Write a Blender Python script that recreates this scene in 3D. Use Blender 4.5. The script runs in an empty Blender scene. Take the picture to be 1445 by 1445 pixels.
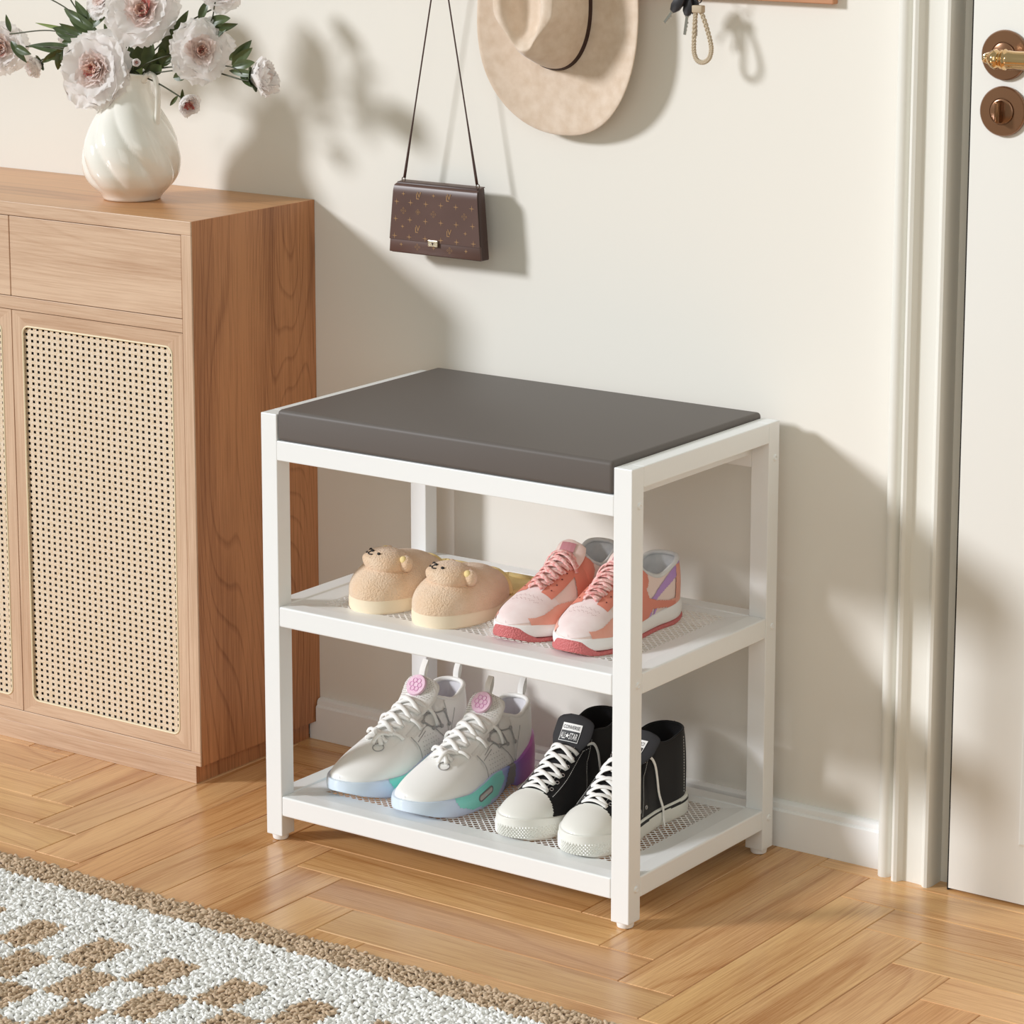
import bpy, bmesh, math, random
import numpy as np
from mathutils import Vector, Matrix, Euler
from mathutils import noise as mnoise
random.seed(7); rng = np.random.default_rng(7)
C = bpy.context.scene.collection
pi = math.pi
def lin(c): c /= 255.0; return c/12.92 if c <= .04045 else ((c+.055)/1.055)**2.4
def col(r, g, b): return (lin(r), lin(g), lin(b), 1.0)

# ------------------------------------------------------------------ materials
def mat(name, base=(.8,.8,.8,1), rough=.5, metal=0, spec=.5, coat=0, sss=0, bump=None, noise=None, sheen=0, coatr=.1):
    m = bpy.data.materials.new(name); m.use_nodes = True; nt = m.node_tree; b = nt.nodes['Principled BSDF']
    b.inputs['Base Color'].default_value = base; b.inputs['Roughness'].default_value = rough
    b.inputs['Metallic'].default_value = metal; b.inputs['Specular IOR Level'].default_value = spec
    b.inputs['Coat Weight'].default_value = coat; b.inputs['Coat Roughness'].default_value = coatr
    b.inputs['Sheen Weight'].default_value = sheen
    if sss:
        b.inputs['Subsurface Weight'].default_value = sss; b.inputs['Subsurface Radius'].default_value = (1,.8,.6); b.inputs['Subsurface Scale'].default_value = .004
    tc = nt.nodes.new('ShaderNodeTexCoord')
    if noise:   # (scale, detail, colour2, contrast)
        n = nt.nodes.new('ShaderNodeTexNoise'); n.inputs['Scale'].default_value = noise[0]; n.inputs['Detail'].default_value = noise[1]
        nt.links.new(tc.outputs['Object'], n.inputs['Vector'])
        r = nt.nodes.new('ShaderNodeMapRange'); r.inputs[1].default_value = .5-noise[3]; r.inputs[2].default_value = .5+noise[3]
        nt.links.new(n.outputs['Fac'], r.inputs[0])
        mx = nt.nodes.new('ShaderNodeMix'); mx.data_type = 'RGBA'; mx.inputs[6].default_value = base; mx.inputs[7].default_value = noise[2]
        nt.links.new(r.outputs[0], mx.inputs[0]); nt.links.new(mx.outputs[2], b.inputs['Base Color'])
    if bump:    # (scale, strength, distance, kind)
        if len(bump) > 3 and bump[3] == 'voronoi':
            n = nt.nodes.new('ShaderNodeTexVoronoi'); n.inputs['Scale'].default_value = bump[0]; out = n.outputs['Distance']
        else:
            n = nt.nodes.new('ShaderNodeTexNoise'); n.inputs['Scale'].default_value = bump[0]; n.inputs['Detail'].default_value = 3; out = n.outputs['Fac']
        nt.links.new(tc.outputs['Object'], n.inputs['Vector'])
        bp = nt.nodes.new('ShaderNodeBump'); bp.inputs['Strength'].default_value = bump[1]; bp.inputs['Distance'].default_value = bump[2]
        nt.links.new(out, bp.inputs['Height']); nt.links.new(bp.outputs[0], b.inputs['Normal'])
    return m

def wood(name, light, dark, axis='z', across='x', band=34, wob=.9, fine=1.0, rough=.42, uv=False, tone=None, bc=1.0):
    """grain runs along `axis`; cathedral bands from a distorted distance field plus fine pores"""
    m = bpy.data.materials.new(name); m.use_nodes = True; nt = m.node_tree; N = nt.nodes.new; K = nt.links.new
    b = nt.nodes['Principled BSDF']; b.inputs['Roughness'].default_value = rough
    tc = N('ShaderNodeTexCoord'); vec = tc.outputs['UV'] if uv else tc.outputs['Object']
    def mapping(sc):
        mp = N('ShaderNodeMapping'); mp.inputs['Scale'].default_value = sc; K(vec, mp.inputs['Vector']); return mp.outputs[0]
    ax = 'xyz'.index(axis)
    def S(along, acr): s = [acr]*3; s[ax] = along; return s
    n1 = N('ShaderNodeTexNoise'); n1.inputs['Scale'].default_value = 1; n1.inputs['Detail'].default_value = 1.0; K(mapping(S(.9, 6)), n1.inputs['Vector'])
    m1 = N('ShaderNodeMath'); m1.operation = 'MULTIPLY'; m1.inputs[1].default_value = wob*band/4; K(n1.outputs['Fac'], m1.inputs[0])
    sx = N('ShaderNodeSeparateXYZ'); K(vec, sx.inputs[0])
    m2 = N('ShaderNodeMath'); m2.operation = 'MULTIPLY_ADD'; m2.inputs[1].default_value = band; K(sx.outputs['xyz'.index(across)], m2.inputs[0]); K(m1.outputs[0], m2.inputs[2])
    fr = N('ShaderNodeMath'); fr.operation = 'FRACT'; K(m2.outputs[0], fr.inputs[0])
    cr = N('ShaderNodeValToRGB'); e = cr.color_ramp.elements; e[0].position = 0; e[0].color = (.25,)*3+(1,); e[1].position = 1; e[1].color = (1,)*3+(1,)
    k = cr.color_ramp.elements.new(.75); k.color = (.15,)*3+(1,); k2 = cr.color_ramp.elements.new(.92); k2.color = (1,)*3+(1,)
    e = cr.color_ramp.elements; e[len(e)-1].color = (.25,)*3+(1,)
    K(fr.outputs[0], cr.inputs[0])
    n2 = N('ShaderNodeTexNoise'); n2.inputs['Scale'].default_value = 1; n2.inputs['Detail'].default_value = 4; n2.inputs['Roughness'].default_value = .7; K(mapping(S(9, 420)), n2.inputs['Vector'])
    n3 = N('ShaderNodeTexNoise'); n3.inputs['Scale'].default_value = 1; n3.inputs['Detail'].default_value = 3; K(mapping(S(1.2, 14)), n3.inputs['Vector'])
    a1 = N('ShaderNodeMath'); a1.operation = 'MULTIPLY'; a1.inputs[1].default_value = .30*bc; K(cr.outputs[0], a1.inputs[0])
    a2 = N('ShaderNodeMath'); a2.operation = 'MULTIPLY_ADD'; a2.inputs[1].default_value = .75*fine; K(n2.outputs['Fac'], a2.inputs[0]); K(a1.outputs[0], a2.inputs[2])
    a3 = N('ShaderNodeMath'); a3.operation = 'MULTIPLY_ADD'; a3.inputs[1].default_value = .85; K(n3.outputs['Fac'], a3.inputs[0]); K(a2.outputs[0], a3.inputs[2])
    mr = N('ShaderNodeMapRange'); mr.inputs[1].default_value = .33+.09*bc+.32*fine; mr.inputs[2].default_value = .58+.22*bc+.43*fine; K(a3.outputs[0], mr.inputs[0])
    mx = N('ShaderNodeMix'); mx.data_type = 'RGBA'; mx.inputs[6].default_value = light; mx.inputs[7].default_value = dark; K(mr.outputs[0], mx.inputs[0])
    outc = mx.outputs[2]
    if tone:   # per-plank tone from colour attribute
        at = N('ShaderNodeAttribute'); at.attribute_name = 'tone'
        m3 = N('ShaderNodeMix'); m3.data_type = 'RGBA'; m3.blend_type = 'MULTIPLY'; m3.inputs[0].default_value = 1; K(outc, m3.inputs[6]); K(at.outputs['Color'], m3.inputs[7]); outc = m3.outputs[2]
    K(outc, b.inputs['Base Color'])
    bp = N('ShaderNodeBump'); bp.inputs['Strength'].default_value = .12; bp.inputs['Distance'].default_value = .0004; bp.invert = True
    K(a2.outputs[0], bp.inputs['Height']); K(bp.outputs[0], b.inputs['Normal'])
    return m

# ------------------------------------------------------------------ object helpers
def thing(name, label, cat, loc=(0,0,0), group=None):
    o = bpy.data.objects.new(name, None); C.objects.link(o); o.location = loc; o.empty_display_size = .03
    o['label'] = label; o['category'] = cat
    if group: o['group'] = group
    return o
def tag(o, label, cat, group=None):
    o['label'] = label; o['category'] = cat
    if group: o['group'] = group
    return o
def wloc(p):
    v = Vector((0,0,0))
    while p: v += p.location; p = p.parent
    return v
def link(name, me, mats, parent=None, smooth=False, origin=None):
    """mesh given in world coordinates; stored relative to its parent / origin"""
    o = bpy.data.objects.new(name, me); C.objects.link(o)
    for m in (mats if isinstance(mats, (list, tuple)) else [mats]): me.materials.append(m)
    if smooth:
        me.polygons.foreach_set('use_smooth', [True]*len(me.polygons))
        if smooth != True: me.set_sharp_from_angle(angle=math.radians(smooth))
    off = wloc(parent) if parent else Vector((0,0,0))
    if origin: o.location = Vector(origin)-off; off = Vector(origin)
    if off.length > 0: me.transform(Matrix.Translation(-off))
    if parent: o.parent = parent
    return o

class MB:
    def __init__(s): s.v = []; s.f = []; s.m = []
    def add(s, V, F, mi=0):
        o = len(s.v); s.v += [tuple(p) for p in V]; s.f += [tuple(i+o for i in f) for f in F]; s.m += [mi]*len(F); return s
    def box(s, x0, x1, y0, y1, z0, z1, bev=0, mi=0, seg=2, M=None):
        bm = bmesh.new(); bmesh.ops.create_cube(bm, size=1)
        for v in bm.verts: v.co = Vector(((x0+x1)/2+v.co.x*(x1-x0), (y0+y1)/2+v.co.y*(y1-y0), (z0+z1)/2+v.co.z*(z1-z0)))
        if bev: bmesh.ops.bevel(bm, geom=bm.edges[:], offset=bev, segments=seg, profile=.5, affect='EDGES')
        if M: bm.transform(M)
        s.bm(bm, mi); return s
    def bm(s, bm, mi=0):
        bm.verts.index_update(); s.add([v.co[:] for v in bm.verts], [[v.index for v in f.verts] for f in bm.faces], mi); bm.free()
    def grid(s, fn, nu, nv, cu=False, cv=False, mi=0):
        """fn(u,v) u,v in 0..1"""
        V = []; NU = nu if cu else nu+1; NV = nv if cv else nv+1
        for i in range(NU):
            for j in range(NV): V.append(fn(i/nu, j/nv))
        F = []
        for i in range(nu):
            for j in range(nv):
                a, b = i % NU, (i+1) % NU; c, d = j % NV, (j+1) % NV
                F.append((a*NV+c, b*NV+c, b*NV+d, a*NV+d))
        return s.add(V, F, mi)
    def tube(s, P, r, n=8, closed=False, mi=0, up=None, flat=1.0, caps=True):
        P = [Vector(p) for p in P]; k = len(P); V = []
        R = r if isinstance(r, (list, tuple)) else [r]*k; prev = None
        for i, p in enumerate(P):
            t = (P[(i+1) % k]-P[i-1]) if closed or 0 < i < k-1 else (P[1]-P[0] if i == 0 else P[-1]-P[-2])
            t = t.normalized() if t.length > 1e-9 else Vector((0,0,1))
            if up is not None: nn = Vector(up if not callable(up) else up(p)); nn = nn-t*nn.dot(t)
            elif prev is None: nn = t.orthogonal()
            else: nn = prev-t*prev.dot(t)
            if nn.length < 1e-6: nn = t.orthogonal()
            nn.normalize(); prev = nn; bb = t.cross(nn)
            for j in range(n):
                a = 2*pi*j/n; V.append(p+nn*(math.cos(a)*R[i]*flat)+bb*(math.sin(a)*R[i]))
        F = []
        for i in range(k if closed else k-1):
            a, b = i*n, ((i+1) % k)*n
            for j in range(n): F.append((a+j, a+(j+1) % n, b+(j+1) % n, b+j))
        if caps and not closed: F.append(tuple(range(n-1, -1, -1))); F.append(tuple(range((k-1)*n, k*n)))
        return s.add(V, F, mi)
    def lathe(s, prof, n=32, M=None, mi=0):
        """prof list of (r,z) around z; M places it"""
        V = []; M = M or Matrix()
        for r, z in prof:
            for j in range(n): a = 2*pi*j/n; V.append(M @ Vector((r*math.cos(a), r*math.sin(a), z)))
        F = []
        for i in range(len(prof)-1):
            for j in range(n): F.append((i*n+j, i*n+(j+1) % n, (i+1)*n+(j+1) % n, (i+1)*n+j))
        F.append(tuple(range(n-1, -1, -1))); F.append(tuple(range((len(prof)-1)*n, len(prof)*n)))
        return s.add(V, F, mi)
    def sphere(s, c, r, n=16, M=None, mi=0):
        rr = r if isinstance(r, (tuple, list)) else (r,)*3; M = M or Matrix(); c = Vector(c)
        bm = bmesh.new(); bmesh.ops.create_uvsphere(bm, u_segments=n*2, v_segments=n, radius=1)
        for v in bm.verts: v.co = c + (M @ Vector((v.co.x*rr[0], v.co.y*rr[1], v.co.z*rr[2])))
        s.bm(bm, mi); return s
    def extr(s, poly, y0, y1, axis='y', mi=0):
        """extrude 2D polygon (a,b) -> for axis y: (x,z); for z: (x,y); for x: (y,z)"""
        def P(a, b, c): return {'y': (a, c, b), 'z': (a, b, c), 'x': (c, a, b)}[axis]
        n = len(poly); V = [P(a, b, y0) for a, b in poly]+[P(a, b, y1) for a, b in poly]
        F = [(i, (i+1) % n, n+(i+1) % n, n+i) for i in range(n)]+[tuple(range(n-1, -1, -1)), tuple(range(n, 2*n))]
        return s.add(V, F, mi)
    def build(s, name, mats, parent=None, smooth=False, origin=None, fix=True):
        me = bpy.data.meshes.new(name); me.from_pydata(s.v, [], s.f); me.polygons.foreach_set('material_index', s.m)
        if fix:
            bm = bmesh.new(); bm.from_mesh(me); bmesh.ops.remove_doubles(bm, verts=bm.verts, dist=1e-6); bmesh.ops.recalc_face_normals(bm, faces=bm.faces); bm.to_mesh(me); bm.free()
        me.update(); return link(name, me, mats, parent, smooth, origin)

def interp(tab):
    xs = [a for a, _ in tab]; ys = [b for _, b in tab]; n = len(xs)
    d = [(ys[i+1]-ys[i])/(xs[i+1]-xs[i]) for i in range(n-1)]
    m = [d[0]]+[0 if d[i-1]*d[i] <= 0 else 2*d[i-1]*d[i]/(d[i-1]+d[i]) for i in range(1, n-1)]+[d[-1]]
    def f(x):
        if x <= xs[0]: return ys[0]
        if x >= xs[-1]: return ys[-1]
        i = 0
        while x > xs[i+1]: i += 1
        h = xs[i+1]-xs[i]; t = (x-xs[i])/h
        return (2*t**3-3*t*t+1)*ys[i]+(t**3-2*t*t+t)*h*m[i]+(-2*t**3+3*t*t)*ys[i+1]+(t**3-t*t)*h*m[i+1]
    return f
def smooth01(t): t = max(0, min(1, t)); return t*t*(3-2*t)
def bez(P, n=16):
    """Catmull-Rom through points"""
    P = [Vector(p) for p in P]; Q = [2*P[0]-P[1]]+P+[2*P[-1]-P[-2]]; out = []
    for i in range(1, len(Q)-2):
        for k in range(n):
            t = k/n; a, b, c, d = Q[i-1:i+3]
            out.append(.5*((2*b)+(-a+c)*t+(2*a-5*b+4*c-d)*t*t+(-a+3*b-3*c+d)*t**3))
    out.append(P[-1]); return out
def text2d(body, size=1.0, font_w=1.0):
    cu = bpy.data.curves.new('txt', 'FONT'); cu.body = body; cu.size = size; cu.align_x = 'CENTER'; cu.align_y = 'CENTER'; cu.resolution_u = 3; cu.offset = .005*size
    o = bpy.data.objects.new('txt', cu); C.objects.link(o)
    me = bpy.data.meshes.new_from_object(o)
    V = [(v.co.x*font_w, v.co.y) for v in me.vertices]; F = [tuple(p.vertices) for p in me.polygons]
    bpy.data.objects.remove(o); bpy.data.curves.remove(cu); bpy.data.meshes.remove(me)
    return V, F

# ------------------------------------------------------------------ camera
cam = bpy.data.cameras.new('camera'); co = bpy.data.objects.new('camera', cam); C.objects.link(co)
co.location = (2.74439, -3.65872, 1.54643); co.rotation_euler = (pi/2-.19155, 0, .61765)
cam.sensor_width = 36; cam.lens = 36*4317.4/1445; cam.shift_x = .01269; cam.shift_y = -.15287; cam.clip_end = 50
bpy.context.scene.camera = co

# ------------------------------------------------------------------ light
w = bpy.data.worlds.new('world'); bpy.context.scene.world = w; w.use_nodes = True
bg = w.node_tree.nodes['Background']; bg.inputs[0].default_value = (.94, .99, .86, 1); bg.inputs[1].default_value = .37
def sun(name, d, strength, colr, ang):
    l = bpy.data.lights.new(name, 'SUN'); l.energy = strength; l.color = colr; l.angle = math.radians(ang)
    o = bpy.data.objects.new(name, l); C.objects.link(o); o.rotation_euler = Vector(d).to_track_quat('-Z', 'Y').to_euler(); o.location = (-2, -3, 3)
    return o
sun('window_sun', (1, 1, -.52), 2.65, (.97, .995, 1.04), 9)
al = bpy.data.lights.new('room_fill', 'AREA'); al.energy = 20; al.size = 2.4; al.color = (1, .98, .95)
ao = bpy.data.objects.new('room_fill', al); C.objects.link(ao); ao.location = (2.2, -3.4, 1.9)
ao.rotation_euler = (Vector((.3, 0, .4))-Vector(ao.location)).to_track_quat('-Z', 'Y').to_euler()
vs = bpy.context.scene.view_settings; vs.view_transform = 'Standard'; vs.look = 'None'; vs.exposure = 0; vs.gamma = 1

# ------------------------------------------------------------------ shared materials
M_wall = mat('wall_paint', col(238, 234, 226), .85, spec=.2, bump=(300, .05, .0004))
M_trim = mat('trim_paint', col(234, 232, 224), .4)
M_base = mat('baseboard_paint', col(251, 252, 252), .4)
M_door = mat('door_paint', col(230, 228, 222), .42)
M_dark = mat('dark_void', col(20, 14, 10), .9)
M_white = mat('white_powder_coat', col(244, 245, 245), .38)
M_foot = mat('white_plastic', col(246, 246, 246), .45)
YW = .0375

# ------------------------------------------------------------------ structure
def struct(mb, name, m, **k):
    o = mb.build(name, m, **k); o['kind'] = 'structure'; return o
struct(MB().box(-2.6, 3.2, YW, YW+.12, -.05, 2.7), 'wall_back', M_wall)

# herringbone floor: real planks, grain runs along each
PW = .08635; NL = 6; X0 = .1055; Y0 = -.3575
M_floor = wood('oak_floor', col(232, 188, 134), col(184, 128, 76), axis='x', across='y', band=24, wob=1.3, fine=1.5, rough=.27, uv=True, tone=True, bc=.85)
fv, ff, fuv, ftone = [], [], [], []
def plank(x0, x1, y0, y1, horiz, idx):
    r = random.Random(idx); g = .0006; b = .0009
    y1 = min(y1, YW+.02)
    if y1-y0 < .004: return
    A, Bq, Cq, D = x0+g, x1-g, y0+g, y1-g; o = len(fv)
    V = [(A,Cq,-.0012),(Bq,Cq,-.0012),(Bq,D,-.0012),(A,D,-.0012),(A+b,Cq+b,0),(Bq-b,Cq+b,0),(Bq-b,D-b,0),(A+b,D-b,0)]
    V += [(A,Cq,-.012),(Bq,Cq,-.012),(Bq,D,-.012),(A,D,-.012)]
    F = [(4,5,6,7),(0,1,5,4),(1,2,6,5),(2,3,7,6),(3,0,4,7),(8,9,1,0),(9,10,2,1),(10,11,3,2),(11,8,0,3)]
    ou, ov = r.uniform(0, 60), r.uniform(0, 60); L = r.random()
    t = .88+.17*L; tone = (t*1.02, t*(.955+.05*r.random()), t*(.90+.10*r.random()), 1)
    if r.random() < .2: tone = (tone[0]*.92, tone[1]*.84, tone[2]*.76, 1)
    fl = 1 if r.random() < .5 else -1
    fv.extend(V)
    for f in F:
        ff.append(tuple(i+o for i in f))
        for i in f:
            px, py, _ = V[i]; u, v = ((px-x0), (py-y0)) if horiz else ((py-y0), (px-x0))
            fuv.append((fl*u+ou, v+ov)); ftone.append(tone)
seen = set()
for i in range(-28, 34):
    for j in range(-30, 6):
        k = (i+j+7) % (2*NL)
        # vertical plank occupies k=0..5 going up (j), horizontal k=6..11 going right (i)
        if k < NL: key = ('v', i, j-k)
        else: key = ('h', i-(k-NL), j)
        if key in seen: continue
        seen.add(key)
        if key[0] == 'v': a, bb = key[1], key[2]; q = (a, a+1, bb, bb+NL)
        else: a, bb = key[1], key[2]; q = (a, a+NL, bb, bb+1)
        plank(X0+q[0]*PW, X0+q[1]*PW, Y0+q[2]*PW, Y0+q[3]*PW, key[0] == 'h', hash((q[0]*7919+q[2]*104729+(1 if key[0] == 'h' else 0))) & 0xffffff)
me = bpy.data.meshes.new('floor'); o0 = len(fv)
xs = [v[0] for v in fv]; ysn = [v[1] for v in fv]
fv += [(min(xs), min(ysn), -.004), (max(xs), min(ysn), -.004), (max(xs), YW+.02, -.004), (min(xs), YW+.02, -.004)]; ff.append((o0, o0+1, o0+2, o0+3))
me.from_pydata(fv, [], ff); mi = [0]*len(ff); mi[-1] = 1; me.polygons.foreach_set('material_index', mi)
uvl = me.uv_layers.new(name='UVMap'); fuv += [(0,0)]*4; uvl.data.foreach_set('uv', [c for t in fuv for c in t])
ca = me.color_attributes.new('tone', 'FLOAT_COLOR', 'CORNER'); ftone += [(1,1,1,1)]*4; ca.data.foreach_set('color', [c for t in ftone for c in t])
me.update(); fo = link('floor', me, [M_floor, mat('floor_gap', col(60, 36, 20), .8)]); fo['kind'] = 'structure'

# baseboard left of the door casing (runs from the cabinet to the casing, lower part starts at the cabinet's recessed plinth)
bp = [(0,0),(.0145,0),(.0145,.0535),(.0128,.0558),(.0112,.0562),(.0112,.0600),(.0100,.0640),(.0070,.0665),(.003,.0672),(0,.0672)]
mb = MB(); mb.extr([(YW-a, b) for a, b in bp], -.2325, .7990, 'x'); mb.extr([(YW-.0145, 0), (YW, 0), (YW, .0285), (YW-.0145, .0285)], -.2455, -.2325, 'x')
struct(mb, 'baseboard_back', M_base, smooth=30)
# door casing profile (x, y)
cp = [(.7985,YW),(.7985,.010),(.8000,.004),(.8035,.000),(.8085,-.001),(.8130,.0005),(.8165,.004),(.8185,.011),(.8225,.012),(.8235,.002),(.8255,-.0045),
      (.8300,-.0065),(.8345,-.0045),(.8370,.001),(.8390,.0045),(.8440,.0055),(.8600,.0050),(.8690,.0035),(.8725,-.001),(.8765,-.0035),(.8805,-.002),(.8826,.002),
      (.8832,.008),(.8838,.012),(.8838,.034),(.9060,.034),(.9060,YW)]
mb = MB(); mb.extr(cp, 0, 2.15, 'z'); struct(mb, 'trim_1', M_trim, smooth=40)
# door slab with a raised moulding panel, level with the casing
mb = MB(); mb.box(.9088, 1.80, .0075, YW-.0005, .0035, 2.12, .0008)
def pframe(mb, x0, x1, z0, z1, y, prof):
    for k in range(len(prof)-1):
        (d0, h0), (d1, h1) = prof[k], prof[k+1]
        a = [(x0+d0, y-h0, z0+d0), (x1-d0, y-h0, z0+d0), (x1-d0, y-h0, z1-d0), (x0+d0, y-h0, z1-d0)]
        b = [(x0+d1, y-h1, z0+d1), (x1-d1, y-h1, z0+d1), (x1-d1, y-h1, z1-d1), (x0+d1, y-h1, z1-d1)]
        mb.add(a+b, [(i, (i+1) % 4, 4+(i+1) % 4, 4+i) for i in range(4)])
PP = [(0,0),(.0012,.003),(.004,.0042),(.008,.0030),(.011,.0034),(.014,0.0)]
pframe(mb, 1.0140, 1.695, .088, .98, .0075, PP); pframe(mb, 1.0140, 1.695, 1.22, 2.0, .0075, PP)
door = struct(mb, 'door_1', M_door, smooth=30)
mb = MB().box(.9060, .9088, .0100, YW-.0005, .0, 2.12); o = mb.build('rebate_gap', M_dark, door)  # dark strip painted in for the shade of the door gap
M_brz = mat('bronze_brown', col(140, 100, 72), .2, metal=.55, coat=.3); M_brass = mat('polished_brass', col(226, 190, 142), .1, metal=1)
def rose(z):
    M = Matrix.Translation((.9575, .0075, z)) @ Matrix.Rotation(pi/2, 4, 'X')
    mb = MB(); mb.lathe([(0,0),(.0325,0),(.0335,.002),(.0330,.0050),(.0315,.0066),(.0180,.0072),(.0176,.0058),(.0168,.0058),(.0165,.0085),(.0150,.0092),(0,.0095)], 48, M)
    return mb
r1 = rose(1.1685).build('handle_rose', M_brz, door, smooth=40)
r2 = rose(1.0945).build('lock_rose', M_brz, door, smooth=40)
mb = MB().box(.9535, .9605, -.016, .0, 1.0795, 1.1095, .003, seg=3); mb.build('thumb_turn', mat('bronze_knob', col(132, 92, 62), .22, metal=.8), r2, smooth=50)
# lever: turned bar along x with an acorn tip
lx = .9660; M = Matrix.Translation((lx-.0135, -.048, 1.1680)) @ Matrix.Rotation(pi/2, 4, 'Y')
pr = [(0,0),(.0028,.0006),(.0045,.003),(.0046,.0045),(.0042,.0055),(.0058,.008),(.0086,.0125),(.0100,.0165),(.0098,.020),(.0080,.0228),(.0066,.0238),(.0088,.0248),(.0098,.0262),
      (.0088,.0276),(.0080,.0283),(.0100,.0296),(.0108,.0312),(.0100,.0328),(.0088,.0336),(.0084,.0346),(.0096,.0356),(.0098,.038),(.0094,.041),(.0092,.046),(.0095,.070),(.0098,.10),(.0090,.115),(.0100,.118),(.0100,.123),(.0070,.128),(0,.130)]
mb = MB(); mb.lathe([(r_*1.3, z_) for r_, z_ in pr], 32, M)
mb.lathe([(0,0),(.0080,0),(.0080,.035),(.0072,.045),(.006,.05),(0,.052)], 24, Matrix.Translation((.9575, -.001, 1.1685)) @ Matrix.Rotation(pi/2, 4, 'X'))
mb.build('lever', M_brass, r1, smooth=50)

# ------------------------------------------------------------------ shoe bench
W, D, H, T = .63, .3815, .638, .0287
bench = thing('shoe_bench', 'white metal shoe bench with dark grey padded seat and two mesh shelves', 'shoe bench', (W/2, -D/2, 0))
for (x, y) in ((0,-D),(W-T,-D),(0,-T),(W-T,-T)):
    lg = MB().box(x, x+T, y, y+T, .0088, H, .0012).build('leg', M_white, bench)
    MB().lathe([(0,0),(.0095,0),(.0112,.0012),(.0122,.0058),(.0122,.0090),(0,.0090)], 24, Matrix.Translation((x+T/2, y+T/2, 0))).build('foot', M_foot, lg, smooth=40)
for x in (0, W-T): MB().box(x, x+T, -D+T, -T, H-T, H, .0012).build('side_rail', M_white, bench)
MB().box(T, W-T, -D, -D+T, .5713, .6000, .0012).build('front_rail', M_white, bench)
MB().box(T, W-T, -T, 0, .5713, .6000, .0012).build('back_rail', M_white, bench)
MB().box(T+.001, W-T-.001, -D+T, -T, .590, .5995).build('seat_board', M_white, bench)
# cushion
mb = MB(); mb.box(.0300, W-.0300, -D-.0005, .002, .6003, .6455, .0062, seg=5)
bm = None
M_cush = mat('grey_leatherette', col(102, 95, 91), .5, spec=.3, bump=(900, .06, .0004))
mb.build('seat_cushion', M_cush, bench, smooth=45)
M_mesh = mat('white_wire', col(246, 246, 246), .45)
def shelf(z1, name='shelf'):
    z0 = z1-.0298; e = .0004
    sh = MB().box(T+e, W-T-e, -D, -D+T, z0, z1, .0022, seg=3).build(name, M_white, bench); MB().box(T+e, W-T-e, -T, 0, z0, z1, .0022, seg=3).build('shelf_back_rail', M_white, sh)
    for x in (0, W-T): MB().box(x, x+T, -D+T+e, -T-e, z0, z1, .0022, seg=3).build('shelf_side_rail', M_white, sh)
    mx0, mx1, my0, my1 = .0600, .5715, -.3175, -.0420; zf = z1-.0045
    mb = MB()   # sheet border: sloped flange between rails and mesh
    def ring(a, b):
        mb.add(a+b, [(i, (i+1) % 4, 4+(i+1) % 4, 4+i) for i in range(4)])
    R = lambda x0, x1, y0, y1, z: [(x0,y0,z),(x1,y0,z),(x1,y1,z),(x0,y1,z)]
    a = R(T-.001, W-T+.001, -D+T-.001, -T+.001, z1-.0016); b = R(mx0, mx1, my0, my1, zf); c = R(mx0, mx1, my0, my1, zf-.0014); d = R(T, W-T, -D+T, -T, z1-.0060)
    ring(a, b); ring(b, c); ring(c, d)
    mb.build('flange', M_white, sh)
    mb = MB(); p = .0117; sl = 1.0; hw = .00085; zz = zf-.0007
    for sgn, dz in ((1, .00018), (-1, -.00018)):
        n = int((mx1-mx0+(my1-my0)/sl)/p)+2
        for k in range(n+1):
            # line: x = c + sgn*(y-my0)/sl
            c0 = mx0+k*p-((my1-my0)/sl if sgn > 0 else 0)
            ya, yb = my0, my1; xa, xb = c0, c0+(my1-my0)/sl
            if sgn < 0: xa, xb = c0, c0-(my1-my0)/sl
            def clip(xa, ya, xb, yb):
                t0, t1 = 0, 1
                for lo, hi, a_, b_ in ((mx0, mx1, xa, xb),):
                    if abs(b_-a_) < 1e-9: continue
                    u0, u1 = (lo-a_)/(b_-a_), (hi-a_)/(b_-a_)
                    if u0 > u1: u0, u1 = u1, u0
                    t0, t1 = max(t0, u0), min(t1, u1)
                if t1-t0 < 1e-4: return None
                return xa+(xb-xa)*t0, ya+(yb-ya)*t0, xa+(xb-xa)*t1, ya+(yb-ya)*t1
            q = clip(xa, ya, xb, yb)
            if not q: continue
            P0, P1 = Vector((q[0], q[1], zz+dz)), Vector((q[2], q[3], zz+dz)); d_ = (P1-P0).normalized(); s_ = Vector((-d_.y, d_.x, 0))*hw; h_ = Vector((0,0,.0004))
            V = [P0-s_-h_, P0+s_-h_, P0+s_+h_, P0-s_+h_, P1-s_-h_, P1+s_-h_, P1+s_+h_, P1-s_+h_]
            mb.add(V, [(0,1,5,4),(1,2,6,5),(2,3,7,6),(3,0,4,7)])
    mb.build('mesh_panel', M_mesh, sh, fix=False)
    return sh
shelf(.3556); shelf(.0700)
for z in (.586, .3405, .0548):
    for y in (-D+T*.62, -T*.42):
        for x, s in ((W, 1), (0, -1)):
            M = Matrix.Translation((x, y, z)) @ Matrix.Rotation(s*pi/2, 4, 'Y')
            MB().lathe([(0,-.001),(.0048,-.001),(.0048,.0006),(.0040,.0018),(.0026,.0022),(.0022,.0010),(0,.0010)], 20, M).build('screw_cap', M_foot, bench, smooth=40)
ZS1, ZS0 = .3556-.0050, .0700-.0050

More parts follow.
